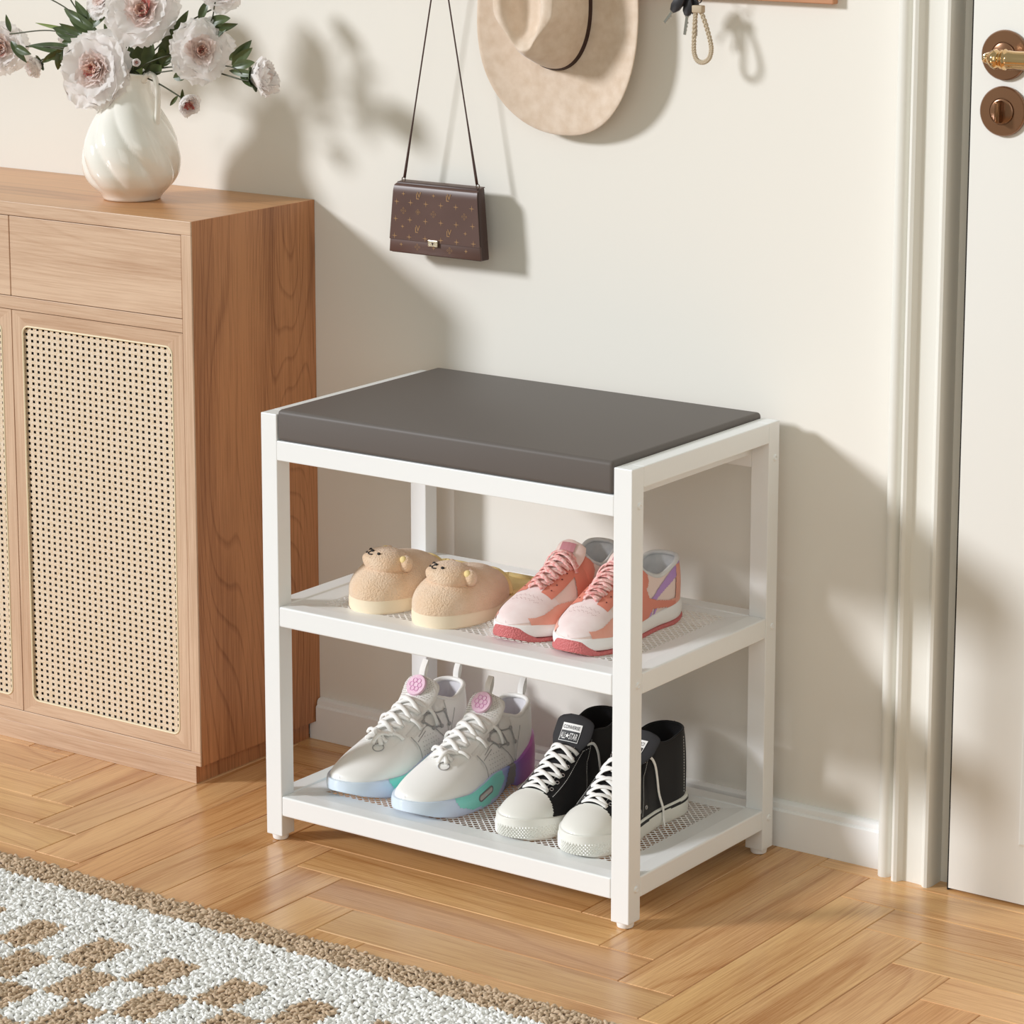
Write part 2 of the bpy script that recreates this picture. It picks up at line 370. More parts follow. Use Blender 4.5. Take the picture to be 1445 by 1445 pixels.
# ------------------------------------------------------------------ cabinet
XC, YF, ZC = -.2346, -.2569, .8758
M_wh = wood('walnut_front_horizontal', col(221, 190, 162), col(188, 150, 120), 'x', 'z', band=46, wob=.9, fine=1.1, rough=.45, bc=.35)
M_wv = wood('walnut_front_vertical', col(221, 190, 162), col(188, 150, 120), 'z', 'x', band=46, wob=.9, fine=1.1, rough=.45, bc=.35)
M_ws = wood('walnut_side_shaded', col(200, 138, 92), col(132, 78, 44), 'z', 'y', band=62, wob=1.9, fine=1.1, rough=.45, bc=.7)  # same walnut, darker and redder: the unlit side's shade is put into the colour
M_wt = wood('walnut_top', col(214, 158, 104), col(176, 120, 72), 'x', 'y', band=40, wob=1.0, fine=.8, rough=.3)
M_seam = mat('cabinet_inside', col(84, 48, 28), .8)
cab = thing('sideboard_cabinet', 'light walnut sideboard with drawers above cane-fronted doors, a vase on top', 'cabinet', (-.61, -.11, 0))
XL = -.985; yr = YW-.0006
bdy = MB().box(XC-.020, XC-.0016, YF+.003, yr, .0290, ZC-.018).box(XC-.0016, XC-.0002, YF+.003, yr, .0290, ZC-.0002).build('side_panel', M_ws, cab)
# notch above the baseboard is handled by the cabinet standing over it
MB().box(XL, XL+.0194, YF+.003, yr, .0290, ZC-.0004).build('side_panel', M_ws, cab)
MB().box(XL, XC-.0016, YF+.003, yr, ZC-.018, ZC, .0006).build('top_panel', M_wt, cab)
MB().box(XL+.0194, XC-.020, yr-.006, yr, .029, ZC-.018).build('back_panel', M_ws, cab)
MB().box(XL+.0194, XC-.020, YF+.02, yr-.006, .030, .048).build('bottom_panel', M_ws, cab)
MB().box(XL, XC, YF, YF+.003, .8548, ZC, .0007).build('face_rail', M_wh, cab); MB().box(XL+.0194, XC-.0194, YF, YF+.018, .7062, .7268, .0005).build('face_rail', M_wh, cab)
MB().box(XL, XC, YF, YF+.003, .0290, .0505, .0006).build('face_rail', M_wh, cab)
for x in (XL, XC-.0190): MB().box(x, x+.0190, YF-.0001, YF+.003, .0505, .8548, .0006).build('face_stile', M_wv, cab)
MB().box(XL+.012, XC-.0100, YF+.0006, YW-.018, 0, .0288, .0006).box(XC-.0101, XC-.0098, YF+.0012, YW-.0185, .0006, .0286, 0, 1).build('plinth', [M_wh, M_ws], cab)
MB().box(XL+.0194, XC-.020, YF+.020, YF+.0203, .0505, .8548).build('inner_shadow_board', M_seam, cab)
XM = -.6088; g = .0010
for x0, x1 in ((XM+g, XC-.0190-g), (XL+.019+g, XM-g)):
    MB().box(x0, x1, YF+.0004, YF+.019, .7268+g, .8548-g, .0007).build('drawer', M_wh, cab)
M_cane = mat('woven_cane', col(240, 226, 210), .6, noise=(500, 2, col(214, 186, 148), .25))
M_pipe = mat('cane_spline', col(240, 224, 192), .5)
def rrect(x0, x1, z0, z1, r, n=6):
    P = []
    for cx, cz, a0 in ((x1-r, z1-r, 0), (x0+r, z1-r, 90), (x0+r, z0+r, 180), (x1-r, z0+r, 270)):
        for k in range(n+1): a = math.radians(a0+90*k/n); P.append((cx+r*math.cos(a), cz+r*math.sin(a)))
    return P
for x0, x1 in ((XM+g, XC-.0190-g), (XL+.019+g, XM-g)):
    z0, z1 = .0505+g, .7062-g; cx0, cx1, cz0, cz1 = x0+.0205, x1-.0205, .0715, .6830
    # frame with rounded opening: ring strips front, back, inner wall
    mb = MB(); inn = rrect(cx0, cx1, cz0, cz1, .013); n = len(inn); yf, yb = YF+.0004, YF+.019
    def outer_pt(i):
        q = i//7; return [(x1, z1), (x0, z1), (x0, z0), (x1, z0)][q]
    ed = .0012
    inn2 = rrect(cx0+ed, cx1-ed, cz0+ed, cz1-ed, .0125)
    for k in range(4):
        # corner fans
        cpt = [(x1, z1), (x0, z1), (x0, z0), (x1, z0)][k]
        for i in range(k*7, k*7+6):
            mb.add([(cpt[0], yf, cpt[1]), (inn[i][0], yf, inn[i][1]), (inn[i+1][0], yf, inn[i+1][1])], [(0,1,2)], 0)
        i = k*7+6; j = (i+1) % n; nc = [(x1, z1), (x0, z1), (x0, z0), (x1, z0)][(k+1) % 4]
        mb.add([(cpt[0], yf, cpt[1]), (inn[i][0], yf, inn[i][1]), (inn[j][0], yf, inn[j][1]), (nc[0], yf, nc[1])], [(0,1,2,3)], 1 if k in (0, 2) else 0)
    for i in range(n):
        j = (i+1) % n
        mb.add([(inn[i][0], yf, inn[i][1]), (inn[j][0], yf, inn[j][1]), (inn[j][0], yb-.006, inn[j][1]), (inn[i][0], yb-.006, inn[i][1])], [(0,1,2,3)], 2)
    oc = [(x1, z1), (x0, z1), (x0, z0), (x1, z0)]
    for k in range(4):
        a, b = oc[k], oc[(k+1) % 4]; mb.add([(a[0], yf, a[1]), (b[0], yf, b[1]), (b[0], yb, b[1]), (a[0], yb, a[1])], [(0,1,2,3)], 0)
    dob = mb.build('door', [M_wv, M_wh, M_seam], cab)
    P = rrect(cx0+.0014, cx1-.0014, cz0+.0014, cz1-.0014, .0120, 8)
    MB().tube([(a, YF+.0008, b) for a, b in P], .0017, 8, closed=True, up=(0,1,0)).build('cane_spline', M_pipe, dob, smooth=True)
    # cane web with square holes, thin real thickness
    px_, pz_ = .01198, .00968; hx, hz = .0050, .0044; mb = MB(); yc = YF+.0042
    nx = int(round((cx1-cx0)/px_)); nz = int(round((cz1-cz0)/pz_)); px_ = (cx1-cx0)/nx; pz_ = (cz1-cz0)/nz
    for i in range(nx+1):
        a = cx0+(i-.5)*px_+hx/2; b = a+px_-hx; a, b = max(a, cx0), min(b, cx1)
        mb.box(a, b, yc-.0003, yc+.0003, cz0, cz1)
    for j in range(nz+1):
        a = cz0+(j-.5)*pz_+hz/2; b = a+pz_-hz; a, b = max(a, cz0), min(b, cz1)
        mb.box(cx0, cx1, yc-.0006, yc, a, b)
    # fine diagonal strands crossing the bands
    mb.build('cane_panel', M_cane, dob)
    MB().box(cx0-.004, cx1+.004, yc+.006, yc+.0065, cz0-.004, cz1+.004).build('cane_hole_shade', M_dark, dob)  # dark sheet behind the cane paints the shade seen through its holes

# ------------------------------------------------------------------ rug
RX0, RX1, RY0, RY1 = -.75, .98, -1.42, -.662
rug = thing('shaggy_rug', 'thick white looped rug with light brown border and brown checker pattern on floor', 'rug', (.1, -1.0, 0))
M_rw = mat('rug_white_yarn', col(248, 247, 245), .95, spec=.1, sheen=.3); M_rb = mat('rug_brown_yarn', col(206, 180, 152), .95, spec=.1, sheen=.3)
MB().box(RX0+.004, RX1-.004, RY0+.004, RY1-.004, .0005, .006, .001).build('rug_backing', mat('rug_backing', col(214, 204, 192), .9), rug)
def pile(which):
    sp = .0050; nx = int((RX1-RX0)/sp); ny = int((RY1-RY0)/sp)
    gx, gy = np.meshgrid(np.arange(nx), np.arange(ny), indexing='ij')
    X = RX0+(gx.ravel()+.5)*sp; Y = RY0+(gy.ravel()+.5)*sp
    r = np.random.default_rng(3)
    X = X+r.uniform(-.5, .5, X.size)*sp; Y = Y+r.uniform(-.5, .5, Y.size)*sp; ang = r.uniform(0, 2*pi, X.size); rad = r.uniform(.0020, .0031, X.size); zc = r.uniform(.0065, .0118, X.size)
    lean = r.uniform(.2, 1.0, X.size); ln = r.uniform(.0045, .0075, X.size)
    x_ = X+.0012; y_ = Y
    ex = np.minimum(X-RX0, RX1-X); bd = (Y > -.718) | (Y < RY0+.055) | (ex < .055)
    row = np.floor((-.8265-Y)/.0880).astype(int); inr = (Y < -.8265) & (row >= 0) & (ex > .10) & (Y > RY0+.10)
    ph = np.where(row % 2 == 0, .063+.021, .0045+.021)
    fx = np.mod(X-ph, .1168)
    br = inr & (fx < .0575)
    brown = bd | br
    sel = brown if which == 'brown' else ~brown
    X, Y, ang, rad, zc, lean, ln = (a[sel] for a in (X, Y, ang, rad, zc, lean, ln)); n = X.size
    ns, nr = 5, 5; t = np.linspace(-1, 1, nr); prof = np.array([.35, .85, 1, .85, .35])
    dx, dy = np.cos(ang), np.sin(ang)
    V = np.zeros((n, nr, ns, 3))
    for a in range(nr):
        cx = X+dx*ln*t[a]*.9; cy = Y+dy*ln*t[a]*.9; cz = zc-lean*.004*(t[a]**2)+.002*t[a]*np.sin(ang*3)
        for b in range(ns):
            th = 2*pi*b/ns+.3; rr = rad*prof[a]
            V[:, a, b, 0] = cx-dy*rr*math.cos(th); V[:, a, b, 1] = cy+dx*rr*math.cos(th); V[:, a, b, 2] = cz+rr*math.sin(th)
    V = V.reshape(-1, 3); base = []
    for a in range(nr-1):
        for b in range(ns): base.append((a*ns+b, a*ns+(b+1) % ns, (a+1)*ns+(b+1) % ns, (a+1)*ns+b))
    base = np.array(base); F = (base[None]+(np.arange(n)*nr*ns)[:, None, None]).reshape(-1)
    me = bpy.data.meshes.new('pile'); me.vertices.add(len(V)); me.vertices.foreach_set('co', V.astype(np.float32).ravel())
    nf = len(F)//4; me.loops.add(len(F)); me.loops.foreach_set('vertex_index', F.astype(np.int32)); me.polygons.add(nf)
    me.polygons.foreach_set('loop_start', np.arange(0, len(F), 4, dtype=np.int32)); me.polygons.foreach_set('use_smooth', np.ones(nf, dtype=bool))
    me.update(calc_edges=True); me.validate()
    o = link(which+'_pile', me, M_rb if which == 'brown' else M_rw, rug); o['kind'] = 'stuff'; o['label'] = 'light brown looped pile' if which == 'brown' else 'white looped pile'
pile('brown'); pile('white')

# ------------------------------------------------------------------ vase
M_cer = mat('cream_glazed_ceramic', col(251, 248, 240), .12, coat=.6, coatr=.05)
VX, VY, VZ = -.4735, -.120, ZC
vr = interp([(0,.044),(.006,.0475),(.026,.0655),(.045,.0735),(.066,.0755),(.085,.0735),(.105,.0660),(.125,.0560),(.145,.0450),(.162,.0370),(.178,.0325),(.190,.0320),(.200,.0350)])
def vflute(z, a):
    k = smooth01((z-.004)/.03)*smooth01((.165-z)/.05)
    ph = 8*(a+z*10.0)
    return 1+.075*k*(abs(math.sin(ph/2))**.8-.6)
def vsurf(u, v):
    z = .200*u; a = 2*pi*v; r = vr(z)*vflute(z, a)
    lip = smooth01((z-.165)/.035); r += .010*lip*max(0, math.cos(a-math.radians(200)))**4
    zz = z+.006*lip*math.cos(a-math.radians(200))
    return (VX+r*math.cos(a), VY+r*math.sin(a), VZ+.0005+zz)
vase = thing('pitcher_vase', 'cream glazed pitcher vase with spiral fluting and handle, on the wooden cabinet', 'vase', (VX, VY, VZ))
def vin(u, v):
    z = .200-.110*u; a = 2*pi*v; r = max(vr(z)-.0028, .004); lip = smooth01((z-.165)/.035); r += .010*lip*max(0, math.cos(a-math.radians(200)))**4
    return (VX+r*math.cos(a), VY+r*math.sin(a), VZ+.0005+z+.006*lip*math.cos(a-math.radians(200)))
mb = MB(); mb.grid(vsurf, 70, 144, cv=True)
mb.grid(lambda u, v: tuple(Vector(vsurf(1, v)).lerp(Vector(vin(0, v)), u)+Vector((0,0,.0012*math.sin(pi*u)))), 4, 144, cv=True)
mb.grid(vin, 20, 144, cv=True)
mb.add([vsurf(0, j/144) for j in range(144)], [tuple(range(143, -1, -1))])
mb.build('vase_body', M_cer, vase, smooth=True)
ha = math.radians(-3); hd = Vector((math.cos(ha), math.sin(ha), 0)); vb = Vector((VX, VY, VZ))
hp = [vb+hd*r+Vector((0,0,z)) for r, z in ((.030,.186),(.042,.197),(.054,.194),(.060,.178),(.0605,.155),(.0585,.130),(.0545,.110),(.052,.098))]
hp = bez(hp, 6); n = len(hp)
MB().tube(hp, [.0052+.0016*abs(1-2*i/(n-1))**3 for i in range(n)], 12, up=hd, flat=.75).build('handle', M_cer, vase, smooth=True)

# ------------------------------------------------------------------ peonies
def petal_mat(name, c, tr=.25):
    m = mat(name, c, .6, spec=.2, bump=(90, .15, .0010)); nt = m.node_tree; b = nt.nodes['Principled BSDF']; out = nt.nodes['Material Output']
    t = nt.nodes.new('ShaderNodeBsdfTranslucent'); t.inputs[0].default_value = c; mx = nt.nodes.new('ShaderNodeMixShader'); mx.inputs[0].default_value = tr
    nt.links.new(b.outputs[0], mx.inputs[1]); nt.links.new(t.outputs[0], mx.inputs[2]); nt.links.new(mx.outputs[0], out.inputs[0]); return m
M_pw = petal_mat('petal_white', col(255, 252, 251), .5); M_pm = petal_mat('petal_blush', col(254, 241, 236), .5); M_pc = petal_mat('petal_rose_core', col(250, 220, 206), .45); M_pr = petal_mat('petal_crimson', col(226, 140, 134), .3)
M_leaf = mat('leaf_dark_green', col(58, 72, 40), .38, noise=(60, 2, col(84, 98, 56), .3)); M_leafl = mat('leaf_light_green', col(134, 150, 84), .4); M_stem = mat('stem_green', col(62, 66, 40), .5)
def petal(mb, c, ax, phi, t0, t1, ln, wd, cup, ruf, rr, mi, nu=8, nv=8, off=0):
    ax = Vector(ax).normalized(); e1 = ax.orthogonal().normalized(); e2 = ax.cross(e1)
    rad = e1*math.cos(phi)+e2*math.sin(phi); tan = ax.cross(rad); ph = rr.uniform(0, 6.28); k = rr.uniform(5, 9); notch = rr.uniform(0, .10)
    V = []; p = Vector(c)+ax*off+rad*ln*.04
    st = ln/nu; pts = [p.copy()]; dirs = []
    for i in range(nu+1):
        t = t0+(t1-t0)*(i/nu); d = ax*math.cos(t)+rad*math.sin(t); dirs.append(d); p = p+d*st; pts.append(p.copy())
    for i in range(nu+1):
        u = i/nu; wv = wd*(math.sin(pi*min(1, .08+.62*u**.8))**.75)*(1 if u < .82 else math.sqrt(max(0, 1-((u-.82)/.24)**2)))
        d = dirs[i]; nrm = (ax*math.sin(t0+(t1-t0)*u)-rad*math.cos(t0+(t1-t0)*u))
        for j in range(nv+1):
            v = 2*j/nv-1; q = pts[i]+tan*(v*wv)+nrm*(cup*wv*v*v+ruf*ln*u*u*math.sin(k*v+ph+3*u)+ruf*.5*ln*u**3*math.sin(2.3*k*v+ph*2))
            q = q-d*(ln*.10*(abs(v)**2.5)*u)-d*(ln*notch*u**4*math.exp(-(v/.18)**2))+d*(ln*.035*u**3*math.sin(11*v+ph))
            V.append(tuple(q))
    F = [(i*(nv+1)+j, (i+1)*(nv+1)+j, (i+1)*(nv+1)+j+1, i*(nv+1)+j+1) for i in range(nu) for j in range(nv)]
    mb.add(V, F, mi)
def bloom(parent, c, ax, R, seed, kind='open'):
    rr = random.Random(seed); A = MB(); B = MB()
    if kind == 'open':
        for ring, (n, t0, t1, ln, wd) in enumerate(((7, 1.15, 1.70, 1.0, .50), (7, 1.0, 1.45, .97, .48), (6, .80, 1.22, .84, .42))):
            for i in range(n): petal(A, c, ax, 2*pi*(i+.5*ring+rr.uniform(-.2,.2))/n, t0+rr.uniform(-.1,.1), t1+rr.uniform(-.16,.16), R*ln*rr.uniform(.88,1.06), R*wd, .16, .035, rr, 0, 10, 10, off=R*.03*ring)
        for ring, (n, t0, t1, ln, wd, mi) in enumerate(((8, .62, 1.05, .64, .25, 0), (9, .45, .85, .56, .20, 0), (9, .30, .62, .52, .15, 0), (9, .15, .42, .50, .12, 1), (6, 0, .2, .46, .10, 1))):
            for i in range(n): petal(B, c, ax, 2*pi*(i+rr.random())/n, t0+rr.uniform(-.12,.12), t1+rr.uniform(-.2,.2), R*ln*rr.uniform(.85,1.1), R*wd, .45, .07, rr, mi if rr.random() > .05 else 2, 7, 6, off=R*.05)
    elif kind == 'side':
        for ring, (n, t0, t1, ln, wd) in enumerate(((6, .75, .95, 1.0, .46), (6, .55, .72, 1.02, .42), (6, .35, .5, 1.0, .36))):
            for i in range(n): petal(A, c, ax, 2*pi*(i+.5*ring+rr.uniform(-.2,.2))/n, t0+rr.uniform(-.1,.2), t1+rr.uniform(-.1,.2), R*ln*rr.uniform(.85,1.06), R*wd, .35, .05, rr, 0)
        for i in range(12): petal(B, c, ax, rr.uniform(0, 6.28), rr.uniform(0,.3), rr.uniform(.1,.5), R*rr.uniform(.6,.85), R*.14, .5, .08, rr, 0, 6, 5)
    else:
        for ring, (n, t0, t1, ln, wd) in enumerate(((5, 1.25, .05, 1.35, .62), (5, 1.15, -.15, 1.28, .55), (5, 1.05, -.3, 1.18, .48))):
            for i in range(n): petal(A, c, ax, 2*pi*(i+.5*ring)/n, t0, t1, R*ln*rr.uniform(.95,1.05), R*wd, .45, .03, rr, 0)
        for i in range(16): petal(B, c, ax, rr.uniform(0, 6.28), rr.uniform(0,.5), rr.uniform(-.1,.3), R*rr.uniform(.85,1.1), R*.16, .5, .10, rr, 2 if i % 2 else 1, 5, 4)
    A.build('outer_petals', [M_pw, M_pm], parent, smooth=True, fix=False); B.build('inner_petals', [M_pm, M_pc, M_pr], parent, smooth=True, fix=False)
def leaf(parent, b, t, hw, y=-.12, m=None, seed=0, dy=0):
    rr = random.Random(seed); b = Vector((b[0], y, b[1])); t = Vector((t[0], y+dy, t[1])); d = t-b; L = d.length; d.normalize()
    s = d.cross(Vector((.55, -.8, .1))).normalized(); n = s.cross(d); bend = rr.uniform(-.12, .16); V = []; nu, nv = 12, 6; tw = rr.uniform(-.5, .5)
    for i in range(nu+1):
        u = i/nu; wv = hw*math.sin(pi*u**.85)**.85*(1 if u < .98 else .2)+.0003; c = b+d*(L*u)+n*(bend*L*math.sin(pi*u)); sn = s*math.cos(tw*u)+n*math.sin(tw*u); nn = n*math.cos(tw*u)-s*math.sin(tw*u)
        for j in range(nv+1): v = 2*j/nv-1; V.append(tuple(c+sn*(v*wv)+nn*(.35*wv*abs(v)+.04*wv*math.sin(9*u+v))))
    F = [(i*(nv+1)+j, (i+1)*(nv+1)+j, (i+1)*(nv+1)+j+1, i*(nv+1)+j+1) for i in range(nu) for j in range(nv)]
    MB().add(V, F).build('leaf', m or M_leaf, parent, smooth=True, fix=False)
MOUTH = Vector((VX+.008, VY, VZ+.200))
def V3(x, z, y=-.12): return Vector((x, y, z))
cam_dir = Vector((.62, -.77, .12))
peonies = [ # name, centre, axis, R, kind, label
 ((-.5060,1.0800,-.160), (.22,-.95,.16), .0590, 'open', 'large white peony hanging lowest, left of the pitcher mouth, pink centre'),
 ((-.4190,1.1720,-.145), (.42,-.85,.30), .0560, 'open', 'large white peony at the top of the bouquet above the pitcher mouth'),
 ((-.3130,1.1170,-.135), (.70,-.80,.12), .0450, 'open', 'large ruffled white peony right of the pitcher mouth beside the leaves'),
 ((-.2170,1.0800,-.118), (.85,.22,.18), .0430, 'side', 'white peony at the far right of the bouquet seen from its side'),
 ((-.3540,1.0350,-.125), (.86,-.30,-.35), .0215, 'bud', 'half open white peony bud drooping beside the pitcher handle'),
 ((-.7630,1.0960,-.105), (.35,-.75,.05), .0430, 'open', 'white peony at the far left edge of the bouquet, cut by frame'),
 ((-.3010,1.1980,-.100), (.50,-.50,.70), .0300, 'open', 'white peony at the upper right of the bouquet, cut by the top frame'),
 ((-.5330,1.1850,-.110), (-.15,-.80,.50), .0330, 'open', 'pale peony partly hidden behind the top flower at upper left'),
 ((-.6700,1.1080,-.040), (-.20,-.60,.60), .0260, 'side', 'small white peony behind the dark leaves left of the bouquet'),
 ((-.7380,1.0660,-.050), (-.20,-.70,-.30), .0300, 'side', 'pale white peony behind leaves low at the left of bouquet'),
 ((-.4080,1.0960,-.175), (.5,-.8,.25), .0075, 'bud', 'tiny round pink-white peony bud in front of the pitcher mouth'),
]
M_calyx = M_leaf
PE = []
for i, (c, ax, R, kind, lab) in enumerate(peonies):
    c = Vector((c[0], c[2], c[1])); ax = Vector(ax).normalized(); base = c-ax*R*.25
    t = thing('peony', lab, 'flower', tuple(MOUTH+Vector((0,0,-.03))), 'peonies in the pitcher'); PE.append(t)
    bloom(t, base, ax, R*1.12 if kind == 'open' else R, 20+i, kind)
    m0 = MOUTH+Vector((.012*math.cos(i*2.4), .010*math.sin(i*2.4), -.004))
    out = (base-m0); mid = m0+out*.45+Vector((0,0,.25*max(.02, out.length*.25)))
    P = bez([Vector((VX+.006*math.cos(i), VY+.006*math.sin(i), VZ+.105)), Vector((VX+.010*math.cos(i*2.4), VY+.009*math.sin(i*2.4), VZ+.168)), m0, mid, base-ax*.012, base+ax*.002], 8)
    MB().tube(P, .0013, 7).build('stem', M_stem, t, smooth=True)
    if R > .01:
        cb = MB(); rr = random.Random(i)
        for k in range(5): petal(cb, base-ax*.002, ax, 2*pi*k/5, 1.35, 1.0, R*.5, R*.2, .3, .03, rr, 0, 5, 4)
        cb.build('calyx', M_leaf, t, smooth=True, fix=False)
LV = [((-0.535,1.130),(-0.618,1.165),0.0083,7),((-0.550,1.118),(-0.613,1.143),0.0073,7),((-0.553,1.129),(-0.569,1.181),0.0026,7),((-0.598,1.127),(-0.684,1.139),0.0031,8),((-0.604,1.099),(-0.701,1.102),0.0088,8),((-0.636,1.098),(-0.681,1.075),0.0052,8),((-0.636,1.102),(-0.651,1.065),0.0062,8),((-0.630,1.100),(-0.623,1.078),0.0052,8),((-0.506,1.118),(-0.520,1.147),0.0062,7),((-0.463,1.072),(-0.439,1.130),0.0124,1),((-0.441,1.077),(-0.429,1.127),0.0103,1),((-0.407,1.085),(-0.379,1.146),0.0135,2),((-0.389,1.122),(-0.351,1.175),0.0083,6),((-0.411,1.092),(-0.357,1.119),0.0093,2),((-0.319,1.158),(-0.260,1.168),0.0078,6),((-0.302,1.148),(-0.263,1.158),0.0067,6),((-0.267,1.096),(-0.223,1.125),0.0078,3),((-0.272,1.104),(-0.243,1.121),0.0057,3),((-0.267,1.093),(-0.215,1.104),0.0073,3),((-0.217,1.084),(-0.276,1.087),0.0057,3),((-0.216,1.070),(-0.248,1.084),0.0062,3),((-0.457,1.072),(-0.453,1.047),0.0055,10),((-0.568,1.037),(-0.581,1.015),0.0055,0),((-0.562,1.139),(-0.519,1.165),0.0083,7),((-0.330,1.161),(-0.314,1.194),0.0062,6),((-0.728,1.123),(-0.734,1.151),0.0041,5),((-0.728,1.109),(-0.700,1.075),0.0062,5),((-0.376,1.043),(-0.396,1.026),0.0028,4),((-0.369,1.033),(-0.359,1.055),0.0025,4),
      ((-.545,1.128),(-.600,1.150),.0078,7),((-.46,1.07),(-.475,1.115),.011,1),((-.42,1.08),(-.395,1.115),.011,2),((-.43,1.075),(-.40,1.09),.009,2),((-.470,1.07),(-.495,1.10),.009,0),((-.45,1.07),(-.47,1.09),.009,10),((-.59,1.115),(-.635,1.11),.007,8),((-.600,1.105),(-.662,1.082),.0095,8),((-.605,1.098),(-.640,1.066),.0085,8),((-.585,1.118),(-.650,1.125),.0085,8),((-.560,1.125),(-.630,1.135),.0095,7),((-.55,1.135),(-.585,1.180),.0085,7),((-.395,1.10),(-.345,1.160),.0115,6),((-.40,1.115),(-.385,1.17),.010,6),((-.385,1.07),(-.345,1.080),.008,2),((-.33,1.13),(-.275,1.150),.009,6),((-.480,1.11),(-.500,1.150),.010,1),((-.265,1.10),(-.235,1.135),.0085,3),((-.25,1.085),(-.222,1.065),.006,3),((-.72,1.10),(-.685,1.09),.007,5)]
for i, (b, t, hw, k) in enumerate(LV): leaf(PE[k], b, t, hw, y=-.118 if k != 8 else -.10, m=M_leafl if k in (10,) or i in (3, 22) else None, seed=i, dy=random.Random(i).uniform(-.012, .012))
# loose leaf stalks of the sprays
def stalk(k, P, r=.0011):
    MB().tube(bez([V3(*p) for p in P], 8), r, 6).build('leaf_stalk', M_stem, PE[k], smooth=True)
stalk(7, [(-.470,1.070),(-.510,1.105),(-.545,1.128),(-.600,1.165),(-.668,1.190)]); stalk(8, [(-.468,1.072),(-.540,1.100),(-.604,1.101),(-.640,1.103)]); stalk(8, [(-.560,1.12),(-.640,1.130),(-.728,1.120)]); stalk(7, [(-.475,1.075),(-.530,1.125),(-.575,1.16),(-.61,1.20)]); stalk(6, [(-.44,1.075),(-.37,1.12),(-.31,1.155),(-.296,1.19)])
stalk(3, [(-.43,1.074),(-.34,1.088),(-.27,1.094),(-.235,1.078)]); stalk(10, [(-.452,1.066),(-.430,1.090)], .0009)

# ------------------------------------------------------------------ coat rack on the wall, mostly above the picture
M_rk = wood('rack_wood', col(206, 148, 110), col(160, 104, 70), 'x', 'z', band=40, rough=.5)
rack = thing('coat_rack', 'reddish wooden wall board along the top edge, hat, bag and keys hanging', 'coat rack', (.17, YW, 1.26))
MB().box(-.34, .6885, .0225, YW-.0006, 1.2216, 1.3300, .0012).build('backboard', M_rk, rack)
M_mt = mat('brushed_metal', col(190, 182, 170), .25, metal=1); M_pegw = M_rk
for hx_, z in ((-.22,1.273),(.040,1.270),(.262,1.273),(.493,1.262),(.63,1.273)):
    P = bez([(hx_, .024, z-.004), (hx_, -.004, z-.012), (hx_, -.022, z-.006), (hx_, -.027, z+.010)], 6)
    mb = MB().tube(P, .0032, 10); mb.sphere((hx_, -.0275, z+.013), .0055, 10); mb.lathe([(0,0),(.010,0),(.010,.002),(.006,.003),(0,.003)], 20, Matrix.Translation((hx_, .0225, z-.003)) @ Matrix.Rotation(pi/2, 4, 'X'))
    mb.build('hook', M_mt, rack, smooth=50)

# ------------------------------------------------------------------ handbag
M_bag = mat('brown_coated_canvas', col(98, 70, 62), .38, spec=.5, coat=.12, coatr=.35, noise=(9, 2, col(78, 52, 44), .25)); M_bagd = mat('dark_brown_leather', col(66, 42, 36), .42); M_gold = mat('pattern_gold', col(164, 126, 84), .5); M_lock = mat('pale_gold_metal', col(236, 222, 196), .22, metal=.9)
bag = thing('handbag', 'small dark brown monogram handbag with flap and thin strap hanging on wall', 'handbag', (.049, -.018, .82))
BY0, BY1 = -.030, -.006
def bagx(z): k = (z-.8212)/(.929-.8212); return (-.0372+(-.0283+.0372)*k, .1342+(.1254-.1342)*k)
def slab(mb, z0, z1, y0, y1, y0t=None, ins=0, n=6, mi=0, bev=.0016):
    y0t = y0 if y0t is None else y0t
    bm = bmesh.new(); bmesh.ops.create_cube(bm, size=1)
    for v in bm.verts:
        z = z1 if v.co.z > 0 else z0; xa, xb = bagx(z); x = (xa+ins) if v.co.x < 0 else (xb-ins); y = y1 if v.co.y > 0 else (y0t if v.co.z > 0 else y0); v.co = (x, y, z)
    bmesh.ops.bevel(bm, geom=bm.edges[:], offset=bev, segments=3, profile=.5, affect='EDGES'); mb.bm(bm, mi)
mb = MB(); slab(mb, .8200, .9280, BY0+.0024, BY1, BY0+.0060, ins=.0015, bev=.002); mb.build('bag_body', M_bagd, bag, smooth=40)
mb = MB(); slab(mb, .8212, .8420, BY0, BY0+.004, ins=0, bev=.0012); pk = mb
pocket_mb = pk
zf0, zf1 = .8410, .9240
def flapsurf(u, v):   # v across, u from the bottom of the flap to the back over the top
    if u < .78:
        z = zf0+(zf1-zf0)*u/.78; y = BY0-.0012+.0016*(u/.78)
        if u > .66: k = (u-.66)/.12; y += .0022*k*k
    else:
        k = (u-.78)/.22; z = zf1+.0052*math.sin(k*pi*.5); y = BY0+.0026+(BY1-BY0-.0026)*k
    xa, xb = bagx(z); e_ = .0016*smooth01((u-.74)/.1); return (xa+e_+(xb-xa-2*e_)*v, y, z)
fl = MB(); fl.grid(flapsurf, 40, 30)
fl.grid(lambda u, v: tuple(Vector(flapsurf(u, v))+Vector((0, .0014, -.0014 if u > .78 else 0))), 40, 30)
for v_ in (0, 1): fl.grid(lambda a, b: tuple(Vector(flapsurf(a, v_))+Vector((0, .0014*b, -.0014*b if a > .78 else 0))), 40, 1)
fl.grid(lambda a, b: tuple(Vector(flapsurf(0, b))+Vector((0, .0014*a, 0))), 1, 30)
